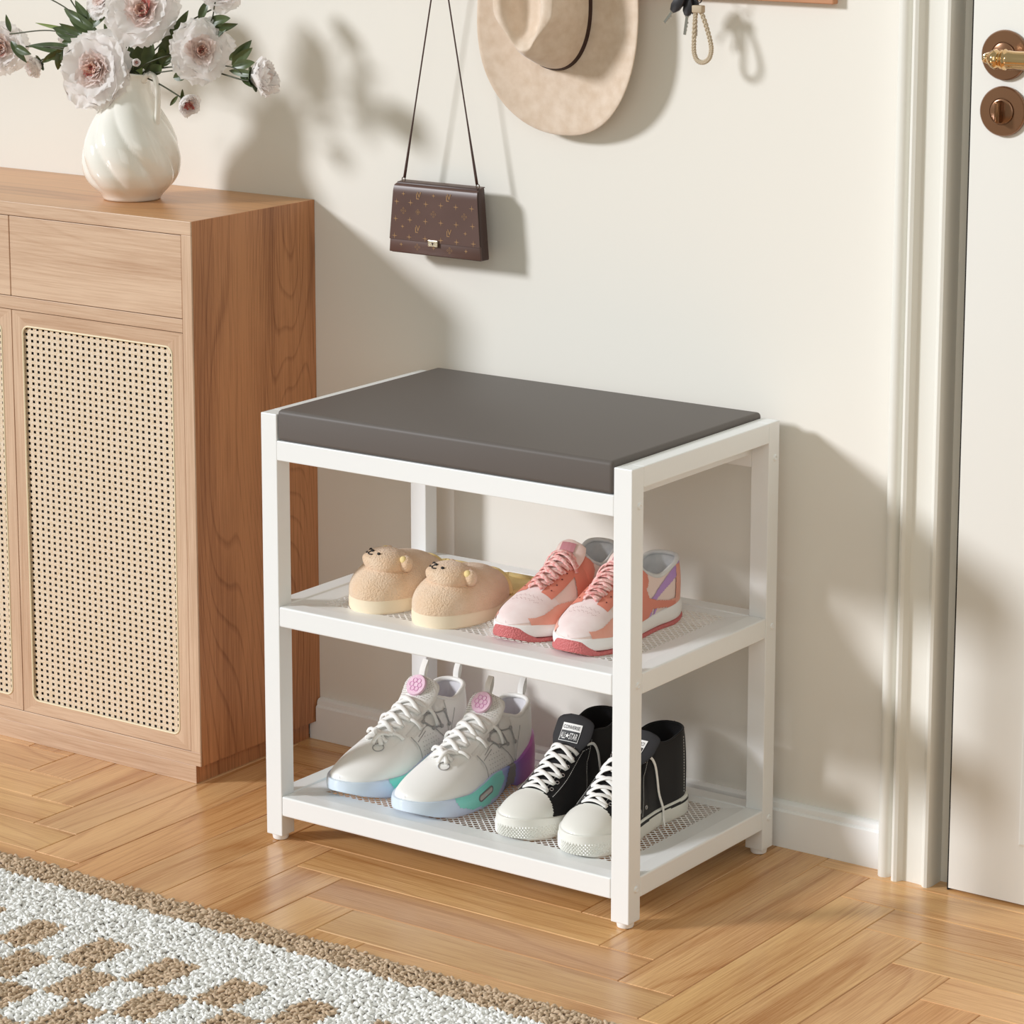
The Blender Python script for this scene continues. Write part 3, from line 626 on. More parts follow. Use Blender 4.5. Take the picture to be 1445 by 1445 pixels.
# monogram pattern pieces: four-pointed stars, ringed blossoms and letters laid on the leather
def star4(r, ri): return [((r if k % 2 == 0 else ri)*math.cos(pi/4*k+pi/2), (r if k % 2 == 0 else ri)*math.sin(pi/4*k+pi/2)) for k in range(8)]
def motif_parts(kind):
    out = []
    if kind == 'star': out.append((star4(.0054, .0010), [tuple(range(8))]))
    elif kind == 'dia': out.append((star4(.0036, .0010), [tuple(range(8))]));
    elif kind in ('flower', 'diaring'):
        r0 = .0056 if kind == 'flower' else .0042
        for a in range(4):
            c = (r0*.62*math.cos(pi/2*a), r0*.62*math.sin(pi/2*a)); n = 10
            V = []
            for k in range(n): t = 2*pi*k/n; V.append((c[0]+.0016*math.cos(t), c[1]+.0016*math.sin(t))); V.append((c[0]+.0011*math.cos(t), c[1]+.0011*math.sin(t)))
            F = [(2*k, 2*((k+1) % n), 2*((k+1) % n)+1, 2*k+1) for k in range(n)]; out.append((V, F))
        out.append(([(.0008*math.cos(pi/2*k), .0008*math.sin(pi/2*k)) for k in range(4)], [(0,1,2,3)]))
    return out
LVT = {}
for ch, dx, dy, sz in (('L', -.0018, -.0016, .0125), ('V', .0012, .0010, .0125)):
    cu_v, cu_f = text2d(ch, sz); LVT[ch] = ([(a+dx, b+dy) for a, b in cu_v], cu_f)
def bagpt(u, vpx, lift=.00025):
    """u 0..1 across, vpx: fraction down from the top edge"""
    z = .9262-(.9262-.8215)*vpx; xa, xb = bagx(z)
    if z >= zf0:
        k = (z-zf0)/(zf1-zf0)*.78
        y = BY0-.0012+.0016*(k/.78)+(.0022*((k-.66)/.12)**2 if k > .66 else 0)
    else: y = BY0
    return Vector((xa+(xb-xa)*u, y-lift, z))
rows = []
for v_ in (.265, .515, .765): rows += [('star', u_, v_) for u_ in (.055, .22, .40, .575, .75, .935)]
rows += [('flower', .14, .39), ('flower', .49, .40), ('flower', .845, .39), ('diaring', .31, .39), ('dia', .13, .145), ('dia', .49, .135), ('dia', .14, .62), ('dia', .85, .63), ('LV', .31, .155), ('LV', .665, .145), ('LV', .31, .64), ('LV', .665, .65)]
rows += [('dia', .13, .885), ('flower', .31, .90), ('dia', .49, .89), ('flower', .665, .90), ('dia', .845, .885)]
for kind, u_, v_ in rows:
    tgt = fl if v_ < .80 and not (v_ > .79) else pocket_mb
    z = .9262-(.9262-.8215)*v_
    if z < zf0: tgt = pocket_mb
    P0 = bagpt(u_, v_)
    if z > zf0 and z-.0045 < zf0: P0 = P0+Vector((0, 0, 0))
    for V, F in (motif_parts(kind) if kind != 'LV' else [LVT['L'], LVT['V']]):
        tgt.add([(P0.x+a, P0.y-(.0001), P0.z+b) for a, b in V], F, 1)
flap = fl.build('flap', [M_bag, M_gold], bag, smooth=50, fix=False)
pocket_mb.build('front_panel', [M_bag, M_gold], bag, smooth=40, fix=False)
mb = MB().box(.0385, .0565, BY0-.0040, BY0-.0010, .8352, .8450, .0007); lk = mb.build('clasp', M_lock, flap)
mb = MB(); mb.lathe([(0,0),(.0016,0),(.0014,.0005),(0,.0006)], 14, Matrix.Translation((.0475, -.0340, .8406)) @ Matrix.Rotation(pi/2, 4, 'X')); mb.extr([(.0464,.8405),(.0486,.8405),(.0475,.8375)], -.0344, -.0340, 'y'); mb.build('keyhole', M_bagd, lk)
HX, HZ = .052, 1.2648
for s_, bx, by in ((-1, -.0180, .9290), (1, .1200, .9290)):
    ring = [(bx+.0030*math.cos(t), -.018, by+.0022+.0030*math.sin(t)) for t in [2*pi*k/16 for k in range(16)]]
    MB().tube(ring, .0007, 6, closed=True, up=(0,1,0)).build('strap_ring', mat('ring_metal', col(110, 92, 78), .3, metal=.9), bag, smooth=True)
P = [(-.0180+.001, -.018, .9335), (-.0155, -.018, .945)]
a0 = Vector((-.0165, -.018, .9335)); b0 = Vector((.1185, -.018, .9335)); top = Vector((HX, -.019, HZ+.0055))
P = [a0]+[a0.lerp(Vector((HX-.0045, -.019, HZ)), t) for t in (.04, .3, .6, .85, .97)]+[Vector((HX-.0035, -.019, HZ+.0035)), top, Vector((HX+.0035, -.019, HZ+.0035))]+[b0.lerp(Vector((HX+.0045, -.019, HZ)), t) for t in (.97, .85, .6, .3, .04)]+[b0]
n = len(P); MB().tube(P, [.0026, .0026]+[.0014]*(n-4)+[.0026, .0026], 8, up=(0, 1, 0), flat=.55).build('strap', M_bagd, bag, smooth=True)

for o_ in (bag,): o_.location = Vector(o_.location)+Vector((-.0118, .0160, -.0030))
# ------------------------------------------------------------------ hat
M_felt = mat('beige_wool_felt', col(216, 194, 172), .95, spec=.1, sheen=.5, noise=(60, 7, col(232, 214, 196), .22), bump=(700, .35, .0006))
HC = Vector((.2620, -.004, 1.1880)); hat = thing('felt_hat', 'beige wide-brimmed wool felt hat with pinched crown and thin dark band, on wall', 'hat', (.264, -.004, 1.19))
ca_, cb_ = .0620, .0960; CC = Vector((.2540, 0, 1.2060))
def sup(a, b, t, n=2.2):
    c, s = math.cos(t), math.sin(t); return (a*abs(c)**(2/n)*(1 if c >= 0 else -1), b*abs(s)**(2/n)*(1 if s >= 0 else -1))
def brim(u, v, lift=0):
    t = 2*pi*v; ix, iz = sup(ca_, cb_, t); ox, oz = sup(.1380, .1720, t, 2.25); ox += HC.x-CC.x; oz += HC.z-CC.z
    x = ix+(ox-ix)*u; z = iz+(oz-iz)*u
    side = abs(math.cos(t))**2; y = -.0085-.012*side*u**2.2+.006*u*(1-side)+.003*math.sin(3*t+.6)*u*u-.004*max(0, -math.sin(t))*u**2
    return (CC.x+x, y-lift, CC.z+z)
mb = MB(); nb = 96; mb.grid(lambda u, v: brim(u, v, .0030), 18, nb, cv=True); mb.grid(lambda u, v: brim(u, v, 0), 18, nb, cv=True)
mb.grid(lambda u, v: tuple(Vector(brim(1, v, .003)).lerp(Vector(brim(1, v, 0)), u)+((Vector(brim(1, v))-Vector(brim(.97, v))).normalized()*.0016*math.sin(pi*u))), 4, nb, cv=True)
mb.build('brim', M_felt, hat, smooth=True)
CH = .086
def crown(u, v):
    t = 2*pi*v
    if u < .62:
        k = u/.62; sc = 1-.12*k**1.3; d = CH*math.sin(k*pi/2)**.92 if k < 1 else CH; d = CH*(k**.95)
        x, z = sup(ca_*sc, cb_*(1-.22*k**1.2), t)
        rk = max(0, k-.8)/.2; x *= 1-.05*rk*rk; z *= 1-.04*rk*rk
        kk = k
    else:
        k = (u-.62)/.38; r = 1-k; x, z = sup(ca_*.88*.95*r, cb_*.78*.96*r, t, 2.2-.2*k); d = CH+.004*math.sin(min(1, k*3)*pi/2); kk = 1
    # centre crease running along the crown, deepest behind the front pinch, plus side dents at the front (lower) end
    topw = smooth01((u-.50)/.25)
    d -= .032*topw*math.exp(-((x+.0020)/.0285)**4)*smooth01((z+.088)/.05)
    pinch = smooth01((-z-.018)/.05)*smooth01((kk-.25)/.6)
    x *= 1-.42*pinch; d += .004*pinch*(1-abs(x)/.05)
    d -= .012*smooth01((z-.02)/.08)*topw
    return (CC.x+x, -.0105-d, CC.z+z+.010*kk)
mb = MB(); mb.grid(crown, 70, 120, cv=True); mb.build('crown', M_felt, hat, smooth=True)
def band(u, v, o):
    t = 2*pi*v; x, z = sup(ca_+o, cb_+o, t); k = u*.10/.62*.62; sc = 1-.02*u
    return (CC.x+x*sc, -.0115-.0075*u, CC.z+z*sc)
mb = MB(); mb.grid(lambda u, v: band(u, v, .0012), 3, 96, cv=True); mb.grid(lambda u, v: tuple(Vector(band(1, v, .0012)).lerp(Vector(band(1, v, -.0008)), u)), 1, 96, cv=True); mb.build('hat_band', mat('dark_brown_ribbon', col(58, 34, 28), .55), hat, smooth=40)

hat.location = Vector(hat.location)+Vector((-.0108, .0160, -.0016))
# ------------------------------------------------------------------ keys
M_key = mat('key_steel', col(196, 190, 184), .2, metal=1); M_kb = mat('key_head_black', col(36, 34, 38), .35); M_cord = mat('taupe_braided_cord', col(196, 180, 156), .8)
keys = thing('key_bunch', 'bunch of black-headed keys with a taupe braided loop hanging on wall', 'keys', (.493, -.01, 1.235))
KC = Vector((.4880, -.012, 1.2415))
MB().tube([(KC.x+.013*math.cos(t), KC.y+.003*math.sin(2*t), KC.z+.002+.013*math.sin(t)) for t in [2*pi*k/28 for k in range(28)]], .0011, 8, closed=True).build('split_ring', M_key, keys, smooth=True)
MB().tube([(.4955+.0045*math.cos(t), -.012, 1.2235+.0060*math.sin(t)) for t in [2*pi*k/20 for k in range(20)]], .0010, 8, closed=True).build('connector_ring', M_kb, keys, smooth=True)
MB().box(.4862, .5030, -.0170, -.0070, 1.2035, 1.2140, .0016, seg=3).build('loop_clasp', mat('clasp_leather', col(190, 172, 146), .6), keys, smooth=40)
lp = bez([(.4905,-.012,1.207),(.4895,-.013,1.190),(.4885,-.013,1.165),(.4890,-.013,1.148),(.4945,-.0135,1.1375),(.5040,-.0135,1.1350),(.5130,-.0135,1.1400),(.5170,-.0135,1.150),(.5160,-.013,1.162),(.5090,-.0125,1.183),(.4985,-.012,1.207)], 14)
mb = MB(); n = len(lp)
for s_ in range(3):
    Q = []
    for i, p in enumerate(lp):
        t = (lp[min(i+1, n-1)]-lp[max(i-1, 0)]).normalized(); e = Vector((0,1,0)); f_ = t.cross(e).normalized(); a = i*.62+2*pi*s_/3
        Q.append(p+f_*(.0021*math.sin(a))+e*(.0014*math.sin(2*a)))
    mb.tube(Q, .00155, 7)
mb.build('braided_loop', M_cord, keys, smooth=True)
def key(hc, ang, y, hl, hw_, bl, tip):
    M = Matrix.Translation((hc[0], y, hc[1])) @ Matrix.Rotation(ang, 4, 'Y')
    P = [(-hw_*.55, hl*.5), (hw_*.55, hl*.5), (hw_, hl*.15), (hw_*.95, -hl*.25), (hw_*.45, -hl*.5), (-hw_*.45, -hl*.5), (-hw_*.95, -hl*.25), (-hw_, hl*.15)]
    h = MB(); bm = bmesh.new(); vs_ = [bm.verts.new((a, -.0028, b)) for a, b in P]; f_ = bm.faces.new(vs_); r_ = bmesh.ops.extrude_face_region(bm, geom=[f_])
    for v in [g_ for g_ in r_['geom'] if isinstance(g_, bmesh.types.BMVert)]: v.co.y = .0028
    bmesh.ops.bevel(bm, geom=bm.edges[:], offset=.0009, segments=2, profile=.5, affect='EDGES'); bm.transform(M); h.bm(bm)
    ho = h.build('key_head', M_kb, keys, smooth=50)
    b = MB(); b.box(-.0022, .0022, -.0007, .0007, -hl*.5-bl, -hl*.5+.001, .0003, M=M); b.box(-.0030, .0030, -.0011, .0011, -hl*.5-.002, -hl*.5+.002, .0004, M=M)
    for k in range(3): b.box(.0018, .0034-.0004*k, -.0006, .0006, -hl*.5-bl*(.35+.2*k)-.0015, -hl*.5-bl*(.35+.2*k)+.0015, .0002, M=M)
    b.build('key_blade', M_key, keys)
key((.4645, 1.2160), math.radians(38), -.0170, .030, .0080, .021, 0); key((.4780, 1.2105), math.radians(8), -.0120, .024, .0075, .027, 0); key((.4850, 1.2125), math.radians(-4), -.0065, .024, .0062, .030, 0)

#PARTS3
# ------------------------------------------------------------------ shoes: lofted uppers with overlay patches cut from the same surface
def endf(d, a, n=2.3):
    if d >= a: return 1.0
    if d <= 0: return 0.0
    return (1-(1-d/a)**n)**(1/n)
def inpoly(x, y, P):
    c = False; n = len(P); j = n-1
    for i in range(n):
        if (P[i][1] > y) != (P[j][1] > y) and x < (P[j][0]-P[i][0])*(y-P[i][1])/(P[j][1]-P[i][1])+P[i][0]: c = not c
        j = i
    return c
class GS:
    """grid surface in shoe space (x lateral, s along from toe, z up); subsets become parts"""
    def __init__(g, fn, ss, vv, sh):
        g.fn = fn; g.ss = ss; g.vv = vv; g.sh = sh; n, m = len(ss), len(vv)
        A = np.array([[fn(s, v) for v in vv] for s in ss]); g.A = A
        du = np.gradient(A, axis=0); dv = np.gradient(A, axis=1); N = np.cross(du, dv); l = np.linalg.norm(N, axis=2, keepdims=True); l[l < 1e-12] = 1; g.N = N/l
        c = A.mean((0, 1)); k = n//2
        if np.sum((A[k]-np.array([0, A[k, :, 1].mean(), 0.0]))*g.N[k]) < 0: g.N = -g.N
    def part(g, name, m, pred=None, off=0.0, parent=None, label=None, split=False):
        lidtest = g is getattr(g.sh, 'U', None)
        if split:
            half = (lambda v: v > 0) if lidtest else (lambda v: v < .5)
            for sd in (True, False): g.part(name, m, (lambda x, s, z, v, sd=sd: half(v) == sd and pred(x, s, z, v)), off, parent, label)
            return None
        sh = g.sh; n, k = len(g.ss), len(g.vv); P = g.A+g.N*off; used = {}; V = []; F = []
        def vid(i, j):
            if (i, j) not in used: used[(i, j)] = len(V); V.append(sh.W(P[i, j]))
            return used[(i, j)]
        for i in range(n-1):
            for j in range(k-1):
                if pred:
                    c = (g.A[i, j]+g.A[i+1, j+1])*.5
                    if not pred(c[0]*sh.mir, c[1], c[2], (g.vv[j]+g.vv[j+1])/2): continue
                if lidtest and g.vv[j] < 0 <= g.vv[j+1] and sh.o(g.ss[i])+sh.o(g.ss[i+1]) > 0: continue
                F.append((vid(i, j), vid(i+1, j), vid(i+1, j+1), vid(i, j+1)))
        if not F: return None
        o = MB().add(V, F).build(name, m, parent or sh.root, smooth=True)
        if label: o['label'] = label
        return o
class Shoe:
    def __init__(q, root, x, y, z, L, mid, z0, h, omid, so, eo, ea, eb, mir=1, bow=.006, pe=1.0, qe=1.0, lean=0.0, yaw=0.0, toe_th=.05, th_n=2.2, oe=(.03,.03)):
        q.root = root; q.ox, q.oy, q.oz = x, y, z; q.L = L; q.mid = interp(mid); q.z0 = interp(z0); q.hm = interp(h); q.om = interp(omid); q.so = so; q.eo = eo
        q.ea = ea; q.eb = eb; q.mir = mir; q.bow = bow; q.pe = pe; q.qe = qe; q.lean = lean; q.cy, q.sy = math.cos(yaw), math.sin(yaw); q.tt = toe_th; q.tn = th_n; q.oe = oe
    def W(q, p): x, s, z = p[0], p[1]-q.L/2, p[2]; return (q.ox+x*q.cy-s*q.sy, q.oy+x*q.sy+s*q.cy+q.L/2, q.oz+z)
    def w(q, s): return q.mid(s)*endf(s, q.ea)*endf(q.L-s, q.eb)
    def h(q, s): z = q.z0(s); return z+(q.hm(s)-z)*(.25+.75*endf(s, q.tt, q.tn))
    def o(q, s):
        if s <= q.so or s >= q.L-q.eo: return 0.0
        return min(q.om(s)*endf(s-q.so, q.oe[0], 2)*endf(q.L-q.eo-s, q.oe[1], 2.2), q.w(s)*.93)
    def c(q, s): return q.bow*math.sin(pi*min(1, s/q.L*1.05))*q.mir-.5*q.bow*q.mir
    def P(q, s, v):
        a = abs(v); sg = 1 if v >= 0 else -1; th = a*pi/2; w, o, h, z0 = q.w(s), q.o(s), q.h(s), q.z0(s)
        x = o+(max(w, o)-o)*math.sin(th)**q.pe; z = z0+(h-z0)*max(0, math.cos(th))**q.qe
        k = smooth01((s/q.L-.55)/.45); y = s-q.lean*(z-z0)*k-.10*max(0, z-z0-.02)*k*0
        # a slight belly at the heel
        y += .004*k*math.sin(pi*min(1, (z-z0)/max(.02, h-z0)))*smooth01((s/q.L-.9)/.1)
        return (x*sg+q.c(s), y, z)
    def upper(q, ns=150, nv=96):
        t = np.linspace(0, 1, ns+1); L = q.L; ss = L*(t-.055*np.sin(2*pi*t)/(1)*1.0); ss = L*(.5-.5*np.cos(pi*t))*.45+L*t*.55
        q.U = GS(q.P, list(ss), list(np.linspace(-1, 1, nv+1)), q); return q.U
    def surf(q, s, x, off=0.0):
        w, o = q.w(s), q.o(s); r = (abs(x)-o)/max(1e-6, w-o); r = min(max(r, 0), .999); a = math.asin(r**(1/q.pe))/(pi/2); sg = 1 if x >= 0 else -1
        p = Vector(q.P(s, sg*a)); e = 1e-4; a2 = min(max(a, .02), .98)
        d1 = Vector(q.P(s+e, sg*a2))-Vector(q.P(s-e, sg*a2)); d2 = Vector(q.P(s, sg*(a2+.01)))-Vector(q.P(s, sg*(a2-.01))); n = d1.cross(d2)*sg
        n = n.normalized() if n.length > 0 else Vector((0,0,1))
        if n.z < 0 and abs(n.z) > .3 or (n.x*sg < 0 and abs(n.x) > .2): n = -n
        if o == 0 and abs(x) < .004: n = Vector((0, n.y, abs(n.z))).normalized()
        return p+n*off, n
    def side(q, s, z, sg, off=0.0):
        z0, h = q.z0(s), q.h(s); r = min(max((z-z0)/(h-z0), 0), 1); a = math.acos(min(1, r**(1/q.qe)))/(pi/2); a = min(max(a, .01), .995)
        p = Vector(q.P(s, sg*a)); e = 1e-4
        d1 = Vector(q.P(s+e, sg*a))-Vector(q.P(s-e, sg*a)); d2 = Vector(q.P(s, sg*min(.999, a+.01)))-Vector(q.P(s, sg*(a-.01))); n = d1.cross(d2).normalized()
        if n.x*sg < 0: n = -n
        return p+n*off, n
    def sole(q, name, zb, zt, m, ext=.003, flare=.003, ns=90, parts=None, bulge=.0015, top=0):
        zb = interp(zb); zt = interp(zt); L = q.L
        def fn(s, v):
            sc = (s+ext)/(L+2*ext)*L; w = (q.mid(sc)+flare)*endf(s+ext, q.ea, 2.1)*endf(L+ext-s, q.eb, 2.2); b, t = zb(s), zt(s); hgt = t-b
            # v 0..1 : bottom centre -> right bottom -> right top -> inside top ... mirrored
            u = v*2 if v <= .5 else (1-v)*2; sg = 1 if v <= .5 else -1
            K = ((0,0,0),(.22,.93,0),(.27,.985,.06),(.34,1.0,.25),(.60,1.0,.70),(.78,.985,.96),(.82,.97,1.0),(1,0,1.0))
            for i in range(len(K)-1):
                if u <= K[i+1][0]: k = (u-K[i][0])/(K[i+1][0]-K[i][0]); fx = K[i][1]+(K[i+1][1]-K[i][1])*k; fz = K[i][2]+(K[i+1][2]-K[i][2])*k; break
            x = w*fx+(bulge*math.sin(pi*fz) if fx > .9 and w > .004 else 0)
            return (x*sg+q.c(max(0, min(L, s))), s, b+hgt*fz)
        t = np.linspace(0, 1, ns+1); ss = -ext+(L+2*ext)*((.5-.5*np.cos(pi*t))*.5+t*.5)
        vv = [0,.055,.11,.123,.135,.15,.17,.19,.21,.23,.25,.27,.29,.30,.32,.34,.36,.375,.39,.41,.45,.5]; vv = vv+[1-a for a in vv[-2::-1]]
        G = GS(fn, list(ss), vv, q); o = G.part(name, m); return G, o
    def lining(q, m, name='lining', inset=.0015, foot=.012):
        a, b = q.so+.0008, q.L-q.eo-.0008; ns = 50
        def fn(u, v):
            s = a+(b-a)*(.5-.5*math.cos(pi*u)); o, h, z0, w = q.o(s), q.h(s), q.z0(s)+foot, q.w(s); x1 = max(0, 2*v-1) if v > .5 else -max(0, 1-2*v); t = abs(2*v-1)
            # t 1 at rim, down the wall, 0 at centre of the footbed
            if t > .35: k = (t-.35)/.65; z = z0+(h-z0)*k**.8; x = o*(.90+.10*k**3)
            else: x = o*.90*t/.35; z = z0-.002*(1-(t/.35))
            sg = 1 if v > .5 else -1; kk = smooth01((s/q.L-.55)/.45)
            if u > .999: x = 0; s += .0006
            return q.W((x*sg+q.c(s), s-q.lean*(z-q.z0(s))*kk, z))
        return MB().grid(fn, ns, 40).build(name, m, q.root, smooth=True)
    def collar(q, m, r, name='collar', parent=None, ins=0):
        P = []; a, b = q.so+.0005, q.L-q.eo-.0003; n = 46
        for i in range(n+1): s = a+(b-a)*(.5-.5*math.cos(pi*i/n)); p = q.P(s, 1e-6); P.append(q.W((p[0]-ins, p[1], p[2])))
        for i in range(n, -1, -1): s = a+(b-a)*(.5-.5*math.cos(pi*i/n)); p = q.P(s, -1e-6); P.append(q.W(p))
        Q = [P[0]]
        for p in P[1:]:
            if (Vector(p)-Vector(Q[-1])).length > 4e-4: Q.append(p)
        return MB().tube(Q, r, 8, closed=True).build(name, m, parent or q.root, smooth=True)
    def lace(q, mb, sA, xA, sB, xB, r, lift=.002, flat=.6, n=12, base=.001, bend=0.0):
        P = []; U = []
        for i in range(n+1):
            t = i/n; s = sA+(sB-sA)*t+bend*math.sin(pi*t); x = (xA+(xB-xA)*t)*q.mir; p, nn = q.surf(s, x, base+r*flat+lift*math.sin(pi*t)); P.append(Vector(q.W(p))); U.append(nn)
        k = [0]
        mid = U[len(U)//2]; mb.tube(P, r, 8, up=tuple(mid), flat=flat)
    def tongue(q, m, C_, Wd, th=.004, arch=.25, name='tongue', tx=0.0):
        q.tx = tx
        """C_ centre points (s,z); Wd half widths"""
        n = len(C_); ps = bez([(0, a, b) for a, b in C_], 6); ws = interp([(i/(n-1), w_) for i, w_ in enumerate(Wd)]); N_ = len(ps)-1
        def base(u):
            f = u*N_; i = min(int(f), N_-1); p = ps[i].lerp(ps[i+1], f-i); d = (ps[min(i+1, N_)]-ps[max(i-1, 0)]).normalized(); nr = Vector((0, -d.z, d.y));
            if nr.y > 0 and nr.z < 0: nr = -nr
            return p, nr, d
        q.tb = (base, ws, arch)
        def fn(u, v):
            p, nr, d = base(u); w_ = ws(u); a = 2*pi*v; cx = math.cos(a); x = cx*w_; tt = th*.5*math.sin(a)
            if u > .9: k = math.sqrt(max(0, 1-((u-.9)/.1)**2*.9)); x *= k
            return q.W((x+q.c(p.y)+tx*u*u, p.y+nr.y*(tt-arch*x*x/w_), p.z+nr.z*(tt-arch*x*x/w_)))
        mb = MB().grid(fn, 36, 28, cv=True); 
        V = [fn(1, j/28) for j in range(28)]; mb.add(V, [tuple(range(28))]); return mb.build(name, m, q.root, smooth=50)
    def tpt(q, u, x, off):
        base, ws, arch = q.tb; p, nr, d = base(u); w_ = ws(u); k = off-arch*x*x/w_
        return Vector(q.W((x+q.c(p.y)+q.tx*u*u, p.y+nr.y*k, p.z+nr.z*k))), nr, d
def ringmb(mb, c, n, R, r, k=16, m=8, stretch=1.0, ax=None):
    n = Vector(n).normalized(); e1 = Vector(ax) if ax else n.orthogonal(); e1 = (e1-n*e1.dot(n)).normalized(); e2 = n.cross(e1); c = Vector(c)
    mb.tube([c+e1*(R*math.cos(2*pi*i/k))+e2*(R*stretch*math.sin(2*pi*i/k)) for i in range(k)], r, m, closed=True)
def discmb(mb, c, n, R, th=.0006, k=20):
    n = Vector(n).normalized(); e1 = n.orthogonal().normalized(); e2 = n.cross(e1); c = Vector(c)
    A = [c+e1*(R*math.cos(2*pi*i/k))+e2*(R*math.sin(2*pi*i/k)) for i in range(k)]; B = [p*.0+c+(p-c)*.92+n*th for p in A]
    mb.add(A+B, [(i, (i+1) % k, k+(i+1) % k, k+i) for i in range(k)]+[tuple(range(k, 2*k))])

# ---------------- pastel-soled white trainers
M_lw = mat('white_leather', col(250, 249, 246), .42, bump=(260, .06, .0006)); M_lw2 = mat('white_knit', col(242, 240, 236), .7, bump=(500, .3, .0008, 'voronoi')); M_lace = mat('white_lace', col(249, 248, 245), .75, bump=(900, .3, .0004))
M_gry = mat('grey_print', col(170, 168, 168), .5); M_grd = mat('grey_shade', col(128, 124, 126), .5); M_pink = mat('pink_rubber', col(246, 216, 232), .35, noise=(120, 3, col(238, 190, 218), .2)); M_teal = mat('teal_rubber', col(140, 228, 218), .3, coat=.3); M_lin = mat('white_lining', col(224, 222, 226), .8); M_holes = mat('perforation', col(176, 172, 166), .8)
def grad_mat(name, stops, rough=.3, ax=1):
    m = mat(name, (1,1,1,1), rough, coat=.2); nt = m.node_tree; b = nt.nodes['Principled BSDF']; tc = nt.nodes.new('ShaderNodeTexCoord'); sx = nt.nodes.new('ShaderNodeSeparateXYZ'); mr = nt.nodes.new('ShaderNodeMapRange')
    nt.links.new(tc.outputs['Object'], sx.inputs[0]); nt.links.new(sx.outputs[ax], mr.inputs[0]); mr.inputs[1].default_value = stops[0][0]; mr.inputs[2].default_value = stops[-1][0]
    cr = nt.nodes.new('ShaderNodeValToRGB'); e = cr.color_ramp.elements; rg = stops[-1][0]-stops[0][0]
    e[0].position = 0; e[0].color = stops[0][1]; e[1].position = 1; e[1].color = stops[-1][1]
    for p, c in stops[1:-1]: k = e.new((p-stops[0][0])/rg); k.color = c
    nt.links.new(mr.outputs[0], cr.inputs[0]); nt.links.new(cr.outputs[0], b.inputs['Base Color']); return m
M_iri = grad_mat('iridescent_sole', [(0, col(222, 236, 250)), (.05, col(208, 222, 248)), (.14, col(190, 206, 244)), (.185, col(112, 128, 206)), (.215, col(150, 88, 172)), (.25, col(192, 98, 176)), (.30, col(196, 120, 190))])
